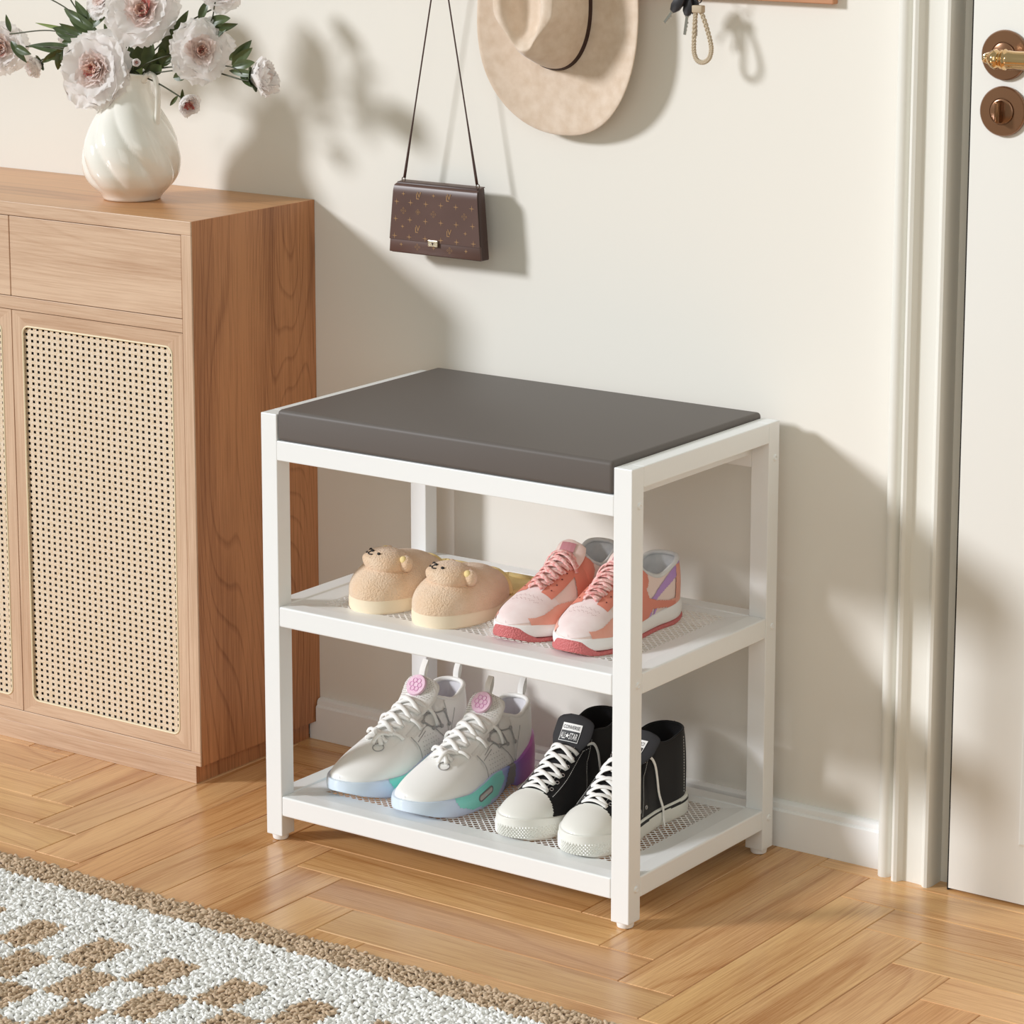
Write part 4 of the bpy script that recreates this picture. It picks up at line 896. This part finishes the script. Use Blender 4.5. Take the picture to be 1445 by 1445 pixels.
def trainer(x, y, mir, label, yaw=0.0):
    z = ZS0; r = thing('trainer', label, 'shoe', (x, y, z), 'white trainers with pastel soles')
    q = Shoe(r, x, y, z, .285, [(0,.046),(.06,.051),(.10,.053),(.15,.047),(.20,.041),(.25,.039),(.285,.036)], [(0,.030),(.05,.026),(.10,.027),(.15,.033),(.19,.036),(.24,.040),(.285,.046)],
        [(0,.046),(.04,.058),(.07,.068),(.10,.080),(.13,.094),(.16,.107),(.185,.114),(.205,.107),(.235,.098),(.262,.108),(.285,.114)], [(.17,.020),(.20,.025),(.24,.027),(.285,.026)], .180, .0065, .080, .055, mir, bow=.008, qe=1.05, lean=-.06, yaw=yaw, toe_th=.075, oe=(.03,.022))
    U = q.upper(170, 110); U.part('upper', M_lw2)
    U.part('toe_leather', M_lw, lambda x, s, z, v: s < .118-.35*max(0, z-.05)+.0*abs(x) and abs(x) > -1, .0009)
    U.part('eyestay', M_lw, lambda x, s, z, v: .075 < s < .178 and .16 < abs(v) < .36, .0014, split=True)
    U.part('quarter_panel', M_lw, lambda x, s, z, v: s > .118 and abs(v) > .30 and inpoly(s, z, [(.118,.0),(.118,.070),(.150,.082),(.19,.055),(.20,.0)]), .0007, split=True)
    U.part('heel_counter', M_lw, lambda x, s, z, v: s > .205 and z < .120-.3*max(0, .262-s), .0010)
    # seams
    mb = MB()
    for sg in (-1, 1):
        for pts in ([(.120,.030),(.121,.055),(.115,.072)], [(.128,.070),(.155,.080),(.175,.068),(.195,.048),(.200,.038)], [(.122,.064),(.146,.074)], [(.205,.042),(.212,.065),(.226,.088)]):
            mb.tube([q.W(q.side(a, b, sg, .0012)[0]) for a, b in [tuple(p)[:2] for p in bez([(a, b, 0) for a, b in pts], 8)]], .0005, 5)
    mb.build('seam', M_gry, r, smooth=True)
    mb = MB()
    for sg in (-1, 1):
        for a in range(9):
            for b in range(7):
                s_, z_ = .130+.0068*a+.001*b, .044+.0060*b
                if inpoly(s_, z_, [(.124,.040),(.125,.062),(.155,.074),(.172,.064),(.190,.044),(.160,.042)]): p, n_ = q.side(s_, z_, sg, .0009); discmb(mb, q.W(p), (n_.x, n_.y, n_.z), .0008, .0001, 6)
    mb.build('perforations', M_holes, r)
    # lattice trim on the ankle
    mb = MB(); nodes = [(.150,.086),(.162,.094),(.166,.074),(.180,.092),(.186,.072),(.199,.092),(.206,.070)]
    for sg in (-1, 1):
        pts = [q.side(a, b, sg, .0012) for a, b in nodes]
        for a, b in ((0,1),(0,2),(1,3),(2,4),(3,4),(3,5),(5,6)):
            mb.tube([q.W(q.side(nodes[a][0]+(nodes[b][0]-nodes[a][0])*t/5, nodes[a][1]+(nodes[b][1]-nodes[a][1])*t/5, sg, .0012)[0]) for t in range(6)], .0012, 6)
        for p, n_ in pts: discmb(mb, q.W(p), n_, .0032, .0014, 12)
    mb.build('lattice_trim', M_gry, r, smooth=50)
    # sole
    G, so_ = q.sole('sole', [(-.01,.016),(.02,.006),(.05,0),(.13,0),(.165,.010),(.185,.012),(.21,.002),(.285,.003),(.30,.010)], [(-.01,.030),(.03,.029),(.07,.029),(.10,.036),(.135,.043),(.16,.042),(.20,.040),(.24,.052),(.27,.063),(.30,.068)], M_iri, ext=.006, flare=.0055, ns=130)
    G.part('teal_panel', M_teal, lambda x, s, z, v: inpoly(s, z, [(.040,.036),(.050,.016),(.075,.0070),(.110,.0065),(.138,.012),(.158,.030),(.150,.050),(.10,.050),(.05,.040)]) and (.13 < v < .42 or .58 < v < .87), .0008, so_, split=True)
    G.part('arch_shadow', M_grd, lambda x, s, z, v: inpoly(s, z, [(.158,.008),(.170,.034),(.190,.048),(.198,.040),(.190,.012),(.175,.008)]) and (.1 < v < .45 or .55 < v < .9), .0006, so_, 'grey patch painting the shade under the raised arch', split=True)  # dark patch on the sole paints the shade of the arch gap
    def sole_pt(s, z, sg):
        w_ = (q.mid((s+.006)/(q.L+.012)*q.L)+.0055); return (sg*(w_+.0028)+q.c(s), s, z)
    mb = MB(); mb2 = MB()
    for sg in (-1, 1):
        lp_ = rrect(-.0165, .0165, -.0045, .0045, .0044, 5); Pq = [sole_pt(.103+a*.97-b*.2, .0235+b+a*.26, sg) for a, b in lp_]; mb.tube([q.W(p) for p in Pq], .0011, 8, closed=True)
        mb2.add([q.W((p[0]+sg*.0002, p[1], p[2])) for p in Pq], [tuple(range(len(Pq)))])
    wn = mb.build('window_rim', M_grd, so_, smooth=True); mb2.build('window', mat('window_grey', col(206, 200, 196), .2), wn)
    q.lining(M_lin); q.collar(M_lw, .0038)
    q.tongue(M_lw2, [(.125,.084),(.150,.100),(.170,.114),(.182,.129),(.192,.141)], [.020,.026,.031,.032,.026], .009, .30)
    mb = MB()
    for iu in range(11):
        for ix in range(-8, 9):
            a_, u_ = ix*.0034+(.0017 if iu % 2 else 0), .50+.043*iu
            if abs(a_) > q.tb[1](u_)-.004 or (abs(a_) < .018 and .55 < u_ < .9): continue
            p, nr, d = q.tpt(u_, a_, .0046); discmb(mb, p, (nr.x, nr.y, nr.z), .0008, .0001, 6)
    mb.build('tongue_perforations', M_holes, r)
    # badge
    p, nr, d = q.tpt(.72, 0, .0050); mb = MB(); discmb(mb, p, (nr.x, nr.y, nr.z), .0172, .0030, 30); bd = mb.build('tongue_badge', M_pink, r, smooth=40)
    mb = MB()
    for k in range(6): a = k*pi/3; e1 = Vector((1,0,0)); e2 = Vector(nr).cross(e1); c_ = p+Vector(nr)*.0031+(e1*math.cos(a)+e2*math.sin(a))*.0072; ringmb(mb, c_, nr, .0036, .0006, 12, 5)
    mb.build('badge_relief', mat('badge_relief', col(226, 160, 204), .4), bd, smooth=True)
    # pull loops
    def loop(c, d1, w_, hgt, name, tilt):
        P = [Vector(c)+Vector((0, -tilt*t*hgt+.0045*math.sin(2*pi*t)*0+(-.004 if i < 9 else .004)*math.sin(pi*t)*1.0, hgt*t)) for i, t in enumerate([k/8 for k in range(9)]+[1-k/8 for k in range(9)])]
        MB().tube(P, w_, 6, up=(0,1,0), flat=.22).build(name, M_lace, r, smooth=40)
    tp, _, _ = q.tpt(.94, 0, 0); loop(tp+Vector((0,.001,-.004)), 0, .0055, .030, 'tongue_loop', -.35)
    hp_ = q.W(q.P(q.L-.004, 1e-6)); loop(Vector(hp_)+Vector((0,.001,-.004)), 0, .0055, .030, 'heel_loop', -.25)
    # laces
    mb = MB(); S_ = [.078,.096,.114,.132,.150,.168]; X_ = [.014,.017,.019,.0205,.022,.023]
    for k in range(5):
        q.lace(mb, S_[k], -X_[k], S_[k+1], X_[k+1], .0039, .0035, .7); q.lace(mb, S_[k], X_[k], S_[k+1], -X_[k+1], .0039, .0065, .7)
    q.lace(mb, .080, -.018, .080, .018, .0036, .003, .7); q.lace(mb, .170, -.026, .174, .026, .0034, .004, .7)
    for k in (1, 3, 5): q.lace(mb, S_[k], X_[k]-.002, S_[k]+.005, X_[k]+.014, .0032, .003, .7, base=.0015); q.lace(mb, S_[k], -X_[k]+.002, S_[k]+.005, -X_[k]-.014, .0032, .003, .7, base=.0015)
    q.lace(mb, .092, -.012, .070, .016, .0036, .009, .7); q.lace(mb, .092, .012, .066, .004, .0036, .010, .7)
    mb.build('laces', M_lace, r, smooth=True)
    mb = MB(); p, n_ = q.surf(.066, .014*mir, .0012); ringmb(mb, q.W(p), n_, .0082, .0008, 24, 6); mb.build('toe_eyelet', M_gry, r, smooth=True)
    return q
trainer(.1020, -.3320, 1, 'white trainer with pastel sole and pink tongue badge, nearest the bench left leg, bottom shelf'); trainer(.2310, -.3450, 1, 'white trainer with teal and purple sole, right beside the black canvas high-tops')

# ---------------- black canvas high-tops
M_cv = mat('black_canvas', col(30, 29, 31), .85, spec=.25, bump=(1500, .3, .0004), sheen=.15); M_rb_ = mat('white_rubber', col(240, 239, 232), .35); M_blk = mat('black_line', col(24, 24, 26), .5); M_st = mat('white_stitch', col(226, 224, 220), .8); M_ey = mat('silver_eyelet', col(200, 200, 202), .22, metal=1); M_tl = mat('black_tongue', col(34, 33, 36), .75); M_ink = mat('label_black', col(22, 22, 24), .55); M_lbl = mat('label_white', col(240, 240, 238), .6)
def hightop(x, y, mir, label, flip, yaw=0.0):
    z = ZS0; r = thing('high_top_sneaker', label, 'shoe', (x, y, z), 'black canvas high-top sneakers')
    q = Shoe(r, x, y, z, .262, [(0,.043),(.05,.0455),(.09,.0455),(.13,.040),(.18,.034),(.262,.0345)], [(0,.026),(.06,.024),(.12,.024),(.262,.028)],
        [(0,.046),(.035,.054),(.055,.058),(.070,.065),(.09,.077),(.115,.096),(.14,.113),(.155,.120),(.17,.122),(.20,.118),(.235,.124),(.262,.128)], [(.14,.020),(.17,.027),(.21,.029),(.262,.027)], .142, .0030, .075, .050, mir, bow=.007, qe=.95, lean=.02, yaw=yaw, toe_th=.060, oe=(.03,.028))
    U = q.upper(170, 110); U.part('upper', M_cv)
    U.part('toe_cap', M_rb_, lambda x, s, z, v: s < .058-.020*(v*v)*1.2+.010*max(0, abs(v)-.6), .0014)
    U.part('heel_stripe', M_cv, lambda x, s, z, v: s > .250, .0008)
    G, so_ = q.sole('sole', [(-.01,.008),(.02,.001),(.04,0),(.22,0),(.27,.001)], [(-.01,.034),(.02,.033),(.05,.030),(.08,.0275),(.18,.0265),(.272,.0295)], M_rb_, ext=.0045, flare=.0035, ns=110, bulge=.0004)
    G.part('black_pinstripe', M_blk, lambda x, s, z, v: s > .062 and .0225-.0015 < z-.0*s < .0240+.0006 and (.13 < v < .42 or .58 < v < .87), .0005, so_)
    # toe bumper studs
    mb = MB(); ol = []
    for k in range(201): a = -1+2*k/200; s_ = -.0045+.050*a*a; ww = (q.mid(max(0, s_))+.0035)*endf(s_+.0045, .075, 2.1); ol.append(Vector(((1 if a > 0 else -1)*ww+q.c(max(0, s_)), s_, 0)))
    acc = 0; last = 0; pos = []
    for k in range(1, 201):
        acc += (ol[k]-ol[k-1]).length
        if acc >= .0019: acc = 0; t_ = (ol[k]-ol[k-1]).normalized(); pos.append((ol[k], Vector((t_.y, -t_.x, 0))))
    for k, (p_, n_) in enumerate(pos):
        for j in range(3):
            zz = .0075+.0052*j+(.0026 if k % 2 else 0); c_ = Vector(q.W((p_.x, p_.y, zz)))+n_*.0003
            e1 = Vector((0,0,.0022)); e2 = n_.cross(Vector((0,0,1)))*.0017; mb.add([c_+e1, c_+e2, c_-e1, c_-e2, c_+n_*.0015], [(0,1,4),(1,2,4),(2,3,4),(3,0,4)])
    mb.build('toe_bumper_studs', M_rb_, so_, fix=False)
    q.lining(M_cv, foot=.010); q.collar(M_cv, .0014)
    q.tongue(M_tl, [(.085,.064),(.108,.082),(.126,.098),(.141,.119),(.154,.145)], [.017,.019,.022,.032,.031], .003, .16, tx=.022 if flip else .004)
    # eyestay, stitching and eyelets
    U.part('eyestay', M_cv, lambda x, s, z, v: .060 < s < .150 and .22 < abs(v) < .42, .0010, split=True)
    mb = MB(); mb2 = MB()
    SV = [(.070+.0125*k) for k in range(7)]
    for sg in (-1, 1):
        for row, (va, vb) in enumerate(((.20,.24),(.44,.40))):
            n = 34
            for k in range(n):
                s0_, s1_ = .060+.090*k/n, .060+.090*(k+.55)/n; va_ = va+(vb-va)*k/n
                pts = []
                for s_ in (s0_, s1_):
                    p = Vector(q.P(s_, sg*va_)); p2, nn = q.side(s_, p.z, sg, .0018); pts.append(q.W(p2))
                mb.tube(pts, .00042, 4)
        for (sa, za), (sb, zb_) in (((.122,.030),(.135,.070)),((.135,.070),(.158,.112)),((.238,.034),(.240,.118))):
            n = 20
            for k in range(n):
                pts = [q.W(q.side(sa+(sb-sa)*t, za+(zb_-za)*t, sg, .0006)[0]) for t in (k/n, (k+.55)/n)]; mb.tube(pts, .0004, 4)
        for k in range(7):
            s_ = .068+.0128*k; p = Vector(q.P(s_, sg*.31)); p2, nn = q.side(s_, p.z, sg, .0016); ringmb(mb2, q.W(p2), nn, .0026, .0008, 14, 6)
        for s_, z_ in ((.115,.040),(.135,.040)): p2, nn = q.side(s_, z_, sg, .0006); ringmb(mb2, q.W(p2), nn, .0026, .0008, 14, 6)
    mb.build('stitching', M_st, r); mb2.build('eyelets', M_ey, r, smooth=True)
    # laces
    mb = MB(); S_ = [.062,.0755,.089,.1025,.116,.1290,.147]; X_ = [.015,.0175,.0185,.019,.0195,.0195,.019]
    for k in range(5):
        q.lace(mb, S_[k], -X_[k]-.003, S_[k+1], X_[k+1]+.002, .0031, .0035, .42); q.lace(mb, S_[k], X_[k]+.003, S_[k+1], -X_[k+1]-.002, .0031, .0058, .42)
    q.lace(mb, .060, -.020, .0605, .020, .0030, .003, .42)
    mb.build('laces', M_lace, r, smooth=True)
    # loose lace end down the outer side
    sg = 1; pts = [(.148,.106),(.157,.106),(.163,.094),(.166,.075),(.170,.050),(.176,.028),(.178,.012)]
    P = []
    for a, b in pts:
        p, n_ = q.side(a, max(b, .032), sg, .0028+(.003 if b < .04 else 0)); p.z = b; P.append(Vector(q.W(p)))
    P.append(P[-1]+Vector((.006, -.006, -.0098)))
    MB().tube(bez(P, 6), .0022, 8, up=(1,0,0), flat=.6).build('lace_end', M_lace, r, smooth=True)
    # tongue label
    def T(a, b, off): # a lateral, b along the tongue from label centre
        p, nr, d = q.tpt(.76+b/.103, a, .0020+off); return tuple(p)
    fl_ = -1 if flip else 1
    def rect(a0, a1, b0, b1, off, mi, mb):
        N_ = 8; M_ = 8; V = [T(a0+(a1-a0)*i/N_, b0+(b1-b0)*j/M_, off) for j in range(M_+1) for i in range(N_+1)]; mb.add(V, [(j*(N_+1)+i, j*(N_+1)+i+1, (j+1)*(N_+1)+i+1, (j+1)*(N_+1)+i) for j in range(M_) for i in range(N_)], mi)
    mb = MB(); hw_ = .0162
    rect(-hw_, hw_, -.0125, .0125, .0002, 0, mb); rect(-hw_+.0008, hw_-.0008, -.0117, .0028, .0004, 1, mb); rect(-hw_+.0014, hw_-.0014, -.0111, .0022, .0006, 1, mb)
    for body, cx_, cy_, wd_, ht_, mi_ in (('CONVERSE', 0, .0075, .0280, .0046, 1), ('ALL', -.0099, -.0046, .0086, .0092, 0), ('STAR', .0074, -.0046, .0132, .0092, 0)):
        V, F = text2d(body, .01); a0, a1 = min(v[0] for v in V), max(v[0] for v in V); b0, b1 = min(v[1] for v in V), max(v[1] for v in V); V = [((a-(a0+a1)/2)*wd_/(a1-a0), (b-(b0+b1)/2)*ht_/(b1-b0)) for a, b in V]; mb.add([T(fl_*(a+cx_), b+cy_, .0010) for a, b in V], F, mi_)
    st = [((.0040 if k % 2 == 0 else .0016)*math.cos(pi/2+k*pi/5)-.0028, (.0040 if k % 2 == 0 else .0016)*math.sin(pi/2+k*pi/5)-.0046) for k in range(10)]
    mb.add([T(fl_*a, b, .0010) for a, b in st]+[T(fl_*-.0028, -.0046, .0010)], [(k, (k+1) % 10, 10) for k in range(10)], 0)
    mb.build('tongue_label', [M_lbl, M_ink], r, fix=False)
    return q
hightop(.3980, -.3280, 1, 'black canvas high-top beside the white trainers, its tongue label fully visible', False)
hightop(.5040, -.3330, -1, 'black canvas high-top behind the bench front right leg, lace end hanging down its side', True)

# ---------------- pink running shoes
M_p0 = mat('pale_pink_mesh', col(240, 216, 208), .7, bump=(700, .25, .0005)); M_p1 = mat('pale_pink_suede', col(243, 228, 226), .8, noise=(50, 3, col(236, 214, 212), .25)); M_p2 = mat('peach_suede', col(232, 160, 140), .8, noise=(45, 3, col(236, 178, 162), .25)); M_p3 = mat('coral_leather', col(228, 138, 118), .5, noise=(30, 2, col(222, 138, 118), .3)); M_p4 = mat('lilac_overlay', col(186, 146, 206), .5); M_p5 = mat('red_outsole', col(208, 112, 112), .5, bump=(420, .6, .002, 'voronoi')); M_pl = mat('pink_lace', col(228, 152, 148), .75, noise=(240, 2, col(244, 206, 200), .12)); M_foam = mat('white_foam', col(244, 240, 238), .5); M_sil = mat('silver_lining', col(208, 208, 210), .45, noise=(60, 3, col(232, 232, 232), .3))
def runner(x, y, mir, label, yaw=0.0):
    z = ZS1; r = thing('running_shoe', label, 'shoe', (x, y, z), 'pink running shoes')
    q = Shoe(r, x, y, z, .255, [(0,.043),(.05,.048),(.09,.047),(.14,.040),(.19,.035),(.255,.035)], [(0,.0235),(.03,.021),(.09,.020),(.17,.023),(.255,.030)],
        [(0,.044),(.03,.053),(.055,.060),(.08,.071),(.11,.086),(.135,.095),(.15,.097),(.165,.084),(.195,.074),(.225,.084),(.24,.091),(.255,.093)], [(.14,.018),(.17,.026),(.21,.027),(.255,.026)], .142, .0055, .078, .052, mir, bow=.008, qe=1.05, lean=-.02, yaw=yaw, toe_th=.070, oe=(.028,.024))
    U = q.upper(180, 120); U.part('upper', M_p0)
    U.part('toe_box', M_p1, lambda x, s, z, v: s < .066 and abs(v) < .75, .0006)
    U.part('mudguard', M_p2, lambda x, s, z, v: z < .034+.012*smooth01((s-.02)/.05)-.012*smooth01((s-.10)/.03) and .016 < s < .124, .0012)
    U.part('eyestay', M_p3, lambda x, s, z, v: .060 < s < .152 and .17 < abs(v) < .44-.0*s, .0012, split=True)
    sad = [(.112,.020),(.104,.048),(.116,.075),(.140,.098),(.164,.090),(.160,.072),(.152,.064),(.156,.052),(.176,.044),(.222,.034),(.222,.026),(.165,.034),(.144,.020)]
    U.part('saddle', M_p3, lambda x, s, z, v: abs(v) > .22 and inpoly(s, z, sad), .0016, split=True)
    U.part('heel_counter', M_p2, lambda x, s, z, v: (s > .222+.16*max(0, z-.04) and z < .084) or (s > .20 and z < .038), .0014)
    U.part('stripe', M_p4, lambda x, s, z, v: abs(v) > .12 and (inpoly(s, z, [(.160,.046),(.172,.043),(.232,.070),(.246,.088),(.226,.082)])), .0010, split=True)
    U.part('lower_stripe', M_p4, lambda x, s, z, v: abs(v) > .3 and (inpoly(s, z, [(.150,.024),(.158,.022),(.172,.042),(.164,.046)]) or inpoly(s, z, [(.164,.024),(.169,.023),(.182,.038),(.178,.041)])), .0009, split=True)
    U.part('heel_tab', M_p4, lambda x, s, z, v: s > .226 and z > .080 and abs(v) > .16, .0012)
    mb = MB()
    for k in range(40):   # punched vent dots across the toe box
        for j in range(2):
            s_ = .040+.008*j; x_ = -.022+.044*k/39+.0005*j
            if k % 2 == j: p, n_ = q.surf(s_+.0015*math.cos(k), x_, .0009); discmb(mb, q.W(p), n_, .0006, .0001, 5)
    mb.build('vent_holes', mat('vent_hole', col(188, 150, 150), .8), r)
    G, so_ = q.sole('midsole', [(-.01,.014),(.02,.008),(.06,.006),(.20,.006),(.265,.012)], [(-.01,.026),(.02,.0255),(.045,.0235),(.09,.0225),(.17,.0255),(.265,.0335)], M_foam, ext=.003, flare=.003, ns=80)
    G2, o2 = q.sole('outsole', [(-.01,.010),(.02,.001),(.05,0),(.21,0),(.262,.010)], [(-.01,.027),(.003,.022),(.012,.013),(.024,.0064),(.20,.0060),(.262,.014)], M_p5, ext=.004, flare=.0034, ns=80)
    mb = MB()
    for k in range(1, 13):
        for sg in (-1, 1):
            s_ = .03+.0155*k; w_ = q.mid(s_)+.0025; c_ = q.W((sg*(w_-.004)+q.c(s_), s_, .0)); mb.box(c_[0]-.003, c_[0]+.004, c_[1]-.004, c_[1]+.004, q.oz+.0002, q.oz+.004, .0008)
    mb.build('tread_lugs', M_p5, o2)
    q.lining(M_sil); q.collar(M_sil, .0034)
    q.tongue(M_p0, [(.095,.070),(.118,.084),(.136,.099),(.150,.115)], [.018,.023,.026,.022], .006, .35)
    p, nr, d = q.tpt(.78, 0, .0036); mb = MB(); bx = Vector(p)
    V = [q.tpt(.66+.26*b, a, .0040)[0] for b in (0, 1) for a in (-.012, -.006, 0, .006, .012)]; mb.add([tuple(v) for v in V], [(i, i+1, 6+i, 5+i) for i in range(4)]); mb.build('tongue_label', mat('dusky_pink_label', col(196, 132, 140), .6), r)
    mb = MB(); S_ = [.064,.0765,.089,.1015,.114,.1265,.139]; X_ = [.011,.014,.016,.0175,.019,.020,.0205]
    for k in range(6):
        q.lace(mb, S_[k], -X_[k], S_[k+1], X_[k+1], .0030, .0035, .5); q.lace(mb, S_[k], X_[k], S_[k+1], -X_[k+1], .0030, .0060, .5); q.lace(mb, S_[k]+.004, -X_[k]-.002, S_[k]+.004, X_[k]+.002, .0026, .0035, .5)
    q.lace(mb, .128, -.018, .122, .026, .0028, .009, .5); q.lace(mb, .136, .018, .120, -.024, .0028, .010, .5)
    mb.build('laces', M_pl, r, smooth=True)
    mb = MB()
    for sg in (-1, 1):
        for k in range(6): s_ = .070+.0125*k; p = Vector(q.P(s_, sg*.30)); p2, nn = q.side(s_, p.z, sg, .0020); discmb(mb, q.W(p2), nn, .0013, .0002, 8)
    mb.build('eyelets', mat('eyelet_dark_red', col(110, 48, 50), .6), r)
    return q
runner(.3920, -.3250, 1, 'pink running shoe beside the bear slippers on the middle shelf'); runner(.4930, -.3320, -1, 'pink running shoe partly hidden by the bench front right leg, middle shelf')

# ---------------- bear slippers
M_fl = mat('beige_fleece', col(243, 216, 188), .9, sheen=.4, bump=(400, .8, .0032), noise=(26, 3, col(232, 196, 160), .2)); M_ss = mat('cream_sole', col(244, 226, 198), .6); M_sl = mat('yellow_lining', col(236, 212, 150), .85, bump=(400, .4, .001)); M_bk = mat('face_black', col(22, 20, 20), .4)
def slipper(x, y, label, yaw=0.0):
    z = ZS1; r = thing('bear_slipper', label, 'slipper', (x, y, z), 'bear slippers'); L = .245
    def outline(s):   # half width of the footprint
        return interp([(0,.052),(.07,.0565),(.12,.054),(.17,.044),(.245,.040)])(s)*endf(s, .075, 2.2)*endf(L-s, .05, 2.2)
    def solefn(u, v):
        s = L*(.5-.5*math.cos(pi*u)); w_ = outline(s); a = v*2 if v <= .5 else (1-v)*2; sg = 1 if v <= .5 else -1
        K = ((0,0,0),(.25,.93,0),(.32,.99,.15),(.55,1.0,.6),(.70,.985,.92),(.76,.95,1),(1,0,1))
        for i in range(6):
            if a <= K[i+1][0]: k = (a-K[i][0])/(K[i+1][0]-K[i][0]); fx = K[i][1]+(K[i+1][1]-K[i][1])*k; fz = K[i][2]+(K[i+1][2]-K[i][2])*k; break
        return (x+w_*fx*sg, y+s, z+.0002+.0215*fz)
    MB().grid(solefn, 50, 50, cv=True).build('sole', M_ss, r, smooth=True)
    def insole(u, v):
        s = .10+(L-.006-.10)*u; w_ = outline(s)*.86; t = 2*v-1; return (x+w_*t, y+s, z+.0222+.0035*abs(t)**4)
    MB().grid(insole, 20, 14).build('insole', M_sl, r, smooth=True)
    H_ = .0720
    def body(u, v):   # bun-shaped upper; polar in footprint
        a = 2*pi*v; cy_ = .086; rx, ry = .0560, .0865
        k = 1-u; ph = u*pi/2
        R_ = math.cos(ph)**.82; zz = .020+(H_-.020)*math.sin(ph)**1.0
        bul = 1+.035*math.sin(pi*min(1, u*1.8))
        cxx, syy = math.cos(a), math.sin(a); X = rx*R_*bul*(abs(cxx)**.95)*(1 if cxx >= 0 else -1); Y = ry*R_*bul*(abs(syy)**.95)*(1 if syy >= 0 else -1)
        return (x+X, y+cy_+Y+.004*u, z+zz)
    MB().grid(body, 40, 72, cv=True).build('upper', M_fl, r, smooth=True)
    mb = MB()   # foot opening: rolled lining rim at the back of the bun
    P = [(x+.040*math.cos(t), y+.162+.006*math.sin(t)*0-.012*abs(math.cos(t))**2, z+.024+.026*max(0, math.sin(t))) for t in [pi*k/24 for k in range(25)]]
    mb.tube(P, .0055, 10); mb.build('opening_trim', M_sl, r, smooth=True)
    # heel rim
    P = []
    for k in range(41):
        s = .150+(L-.008-.150)*math.sin(pi/2*min(1, k/20)) if k <= 20 else .150+(L-.008-.150)*math.sin(pi/2*min(1, (40-k)/20)); P.append((x+(1 if k <= 20 else -1)*outline(min(s, L-.004))*.90*(1 if k != 20 else 0), y+s, z+.0225))
    P = [p for i, p in enumerate(P) if i == 0 or (Vector(p)-Vector(P[i-1])).length > 1e-4]
    MB().tube(P, .0050, 8).build('heel_rim', M_sl, r, smooth=True)
    # head turned slightly towards the left, tilted up
    hc = Vector((x+.002, y+.058, z+.0655)); fy = math.radians(200-16); Mh = Matrix.Rotation(math.radians(-30), 4, 'Z') @ Matrix.Rotation(math.radians(-4), 4, 'X')
    def hp(p): return tuple(hc+(Mh @ Vector(p)))
    hb = MB(); bm = bmesh.new(); bmesh.ops.create_uvsphere(bm, u_segments=48, v_segments=28, radius=1)
    for v in bm.verts:
        c = v.co; X, Y, Z = c.x*.0365, c.y*.0335, c.z*.0200
        mz = math.exp(-((c.x/.42)**2))*max(0, -c.y)**2*math.exp(-((c.z-.35)/.5)**2); Y -= .0050*mz; Z += .0035*mz; X *= 1+.06*max(0, -c.z)
        v.co = Vector(hp((X, Y, Z)))
    hb.bm(bm); hd_ = hb.build('head', M_fl, r, smooth=True)
    for sx_ in (-1, 1):
        eb = MB(); eb.sphere(hp((sx_*.0330, .0160, .0030)), (.0115, .0095, .0120), 12, Mh); e_ = eb.build('ear', M_fl, hd_, smooth=True)
        ib = MB(); ib.sphere(hp((sx_*.0335, .0115, .0085)), (.0070, .0055, .0062), 10, Mh); ib.build('inner_ear', M_sl, e_, smooth=True)
    def onhead(a, b):   # lateral offset, height parameter on the front-top of the head
        n_ = Vector((math.sin(a)*math.cos(b), -math.cos(a)*math.cos(b), math.sin(b))); X, Y, Z = n_.x*.0365, n_.y*.0335, n_.z*.0200
        mz = math.exp(-((n_.x/.42)**2))*max(0, -n_.y)**2*math.exp(-((n_.z-.35)/.5)**2); Y -= .0050*mz; Z += .0035*mz
        return Vector(hp((X, Y, Z))), Mh @ n_
    for sx_ in (-1, 1):
        p, n_ = onhead(sx_*.62, .80); MB().sphere(p, (.0030, .0026, .0022), 8, Mh).build('eye', M_bk, hd_, smooth=True)
    p, n_ = onhead(0, .86); MB().sphere(p, (.0038, .0028, .0024), 8, Mh).build('nose', M_bk, hd_, smooth=True)
    mb = MB()
    for sx_ in (-1, 1): mb.tube([tuple(onhead(a_, b_)[0]) for a_, b_ in [(0, .78), (0, .66), (sx_*.10, .585), (sx_*.22, .575), (sx_*.33, .64)]], .0011, 6)
    mb.build('mouth', M_bk, hd_, smooth=True)
slipper(.1360, -.3270, 'beige bear-faced slipper at the left end of the middle shelf'); slipper(.2570, -.3370, 'beige bear-faced slipper next to the pink running shoes')
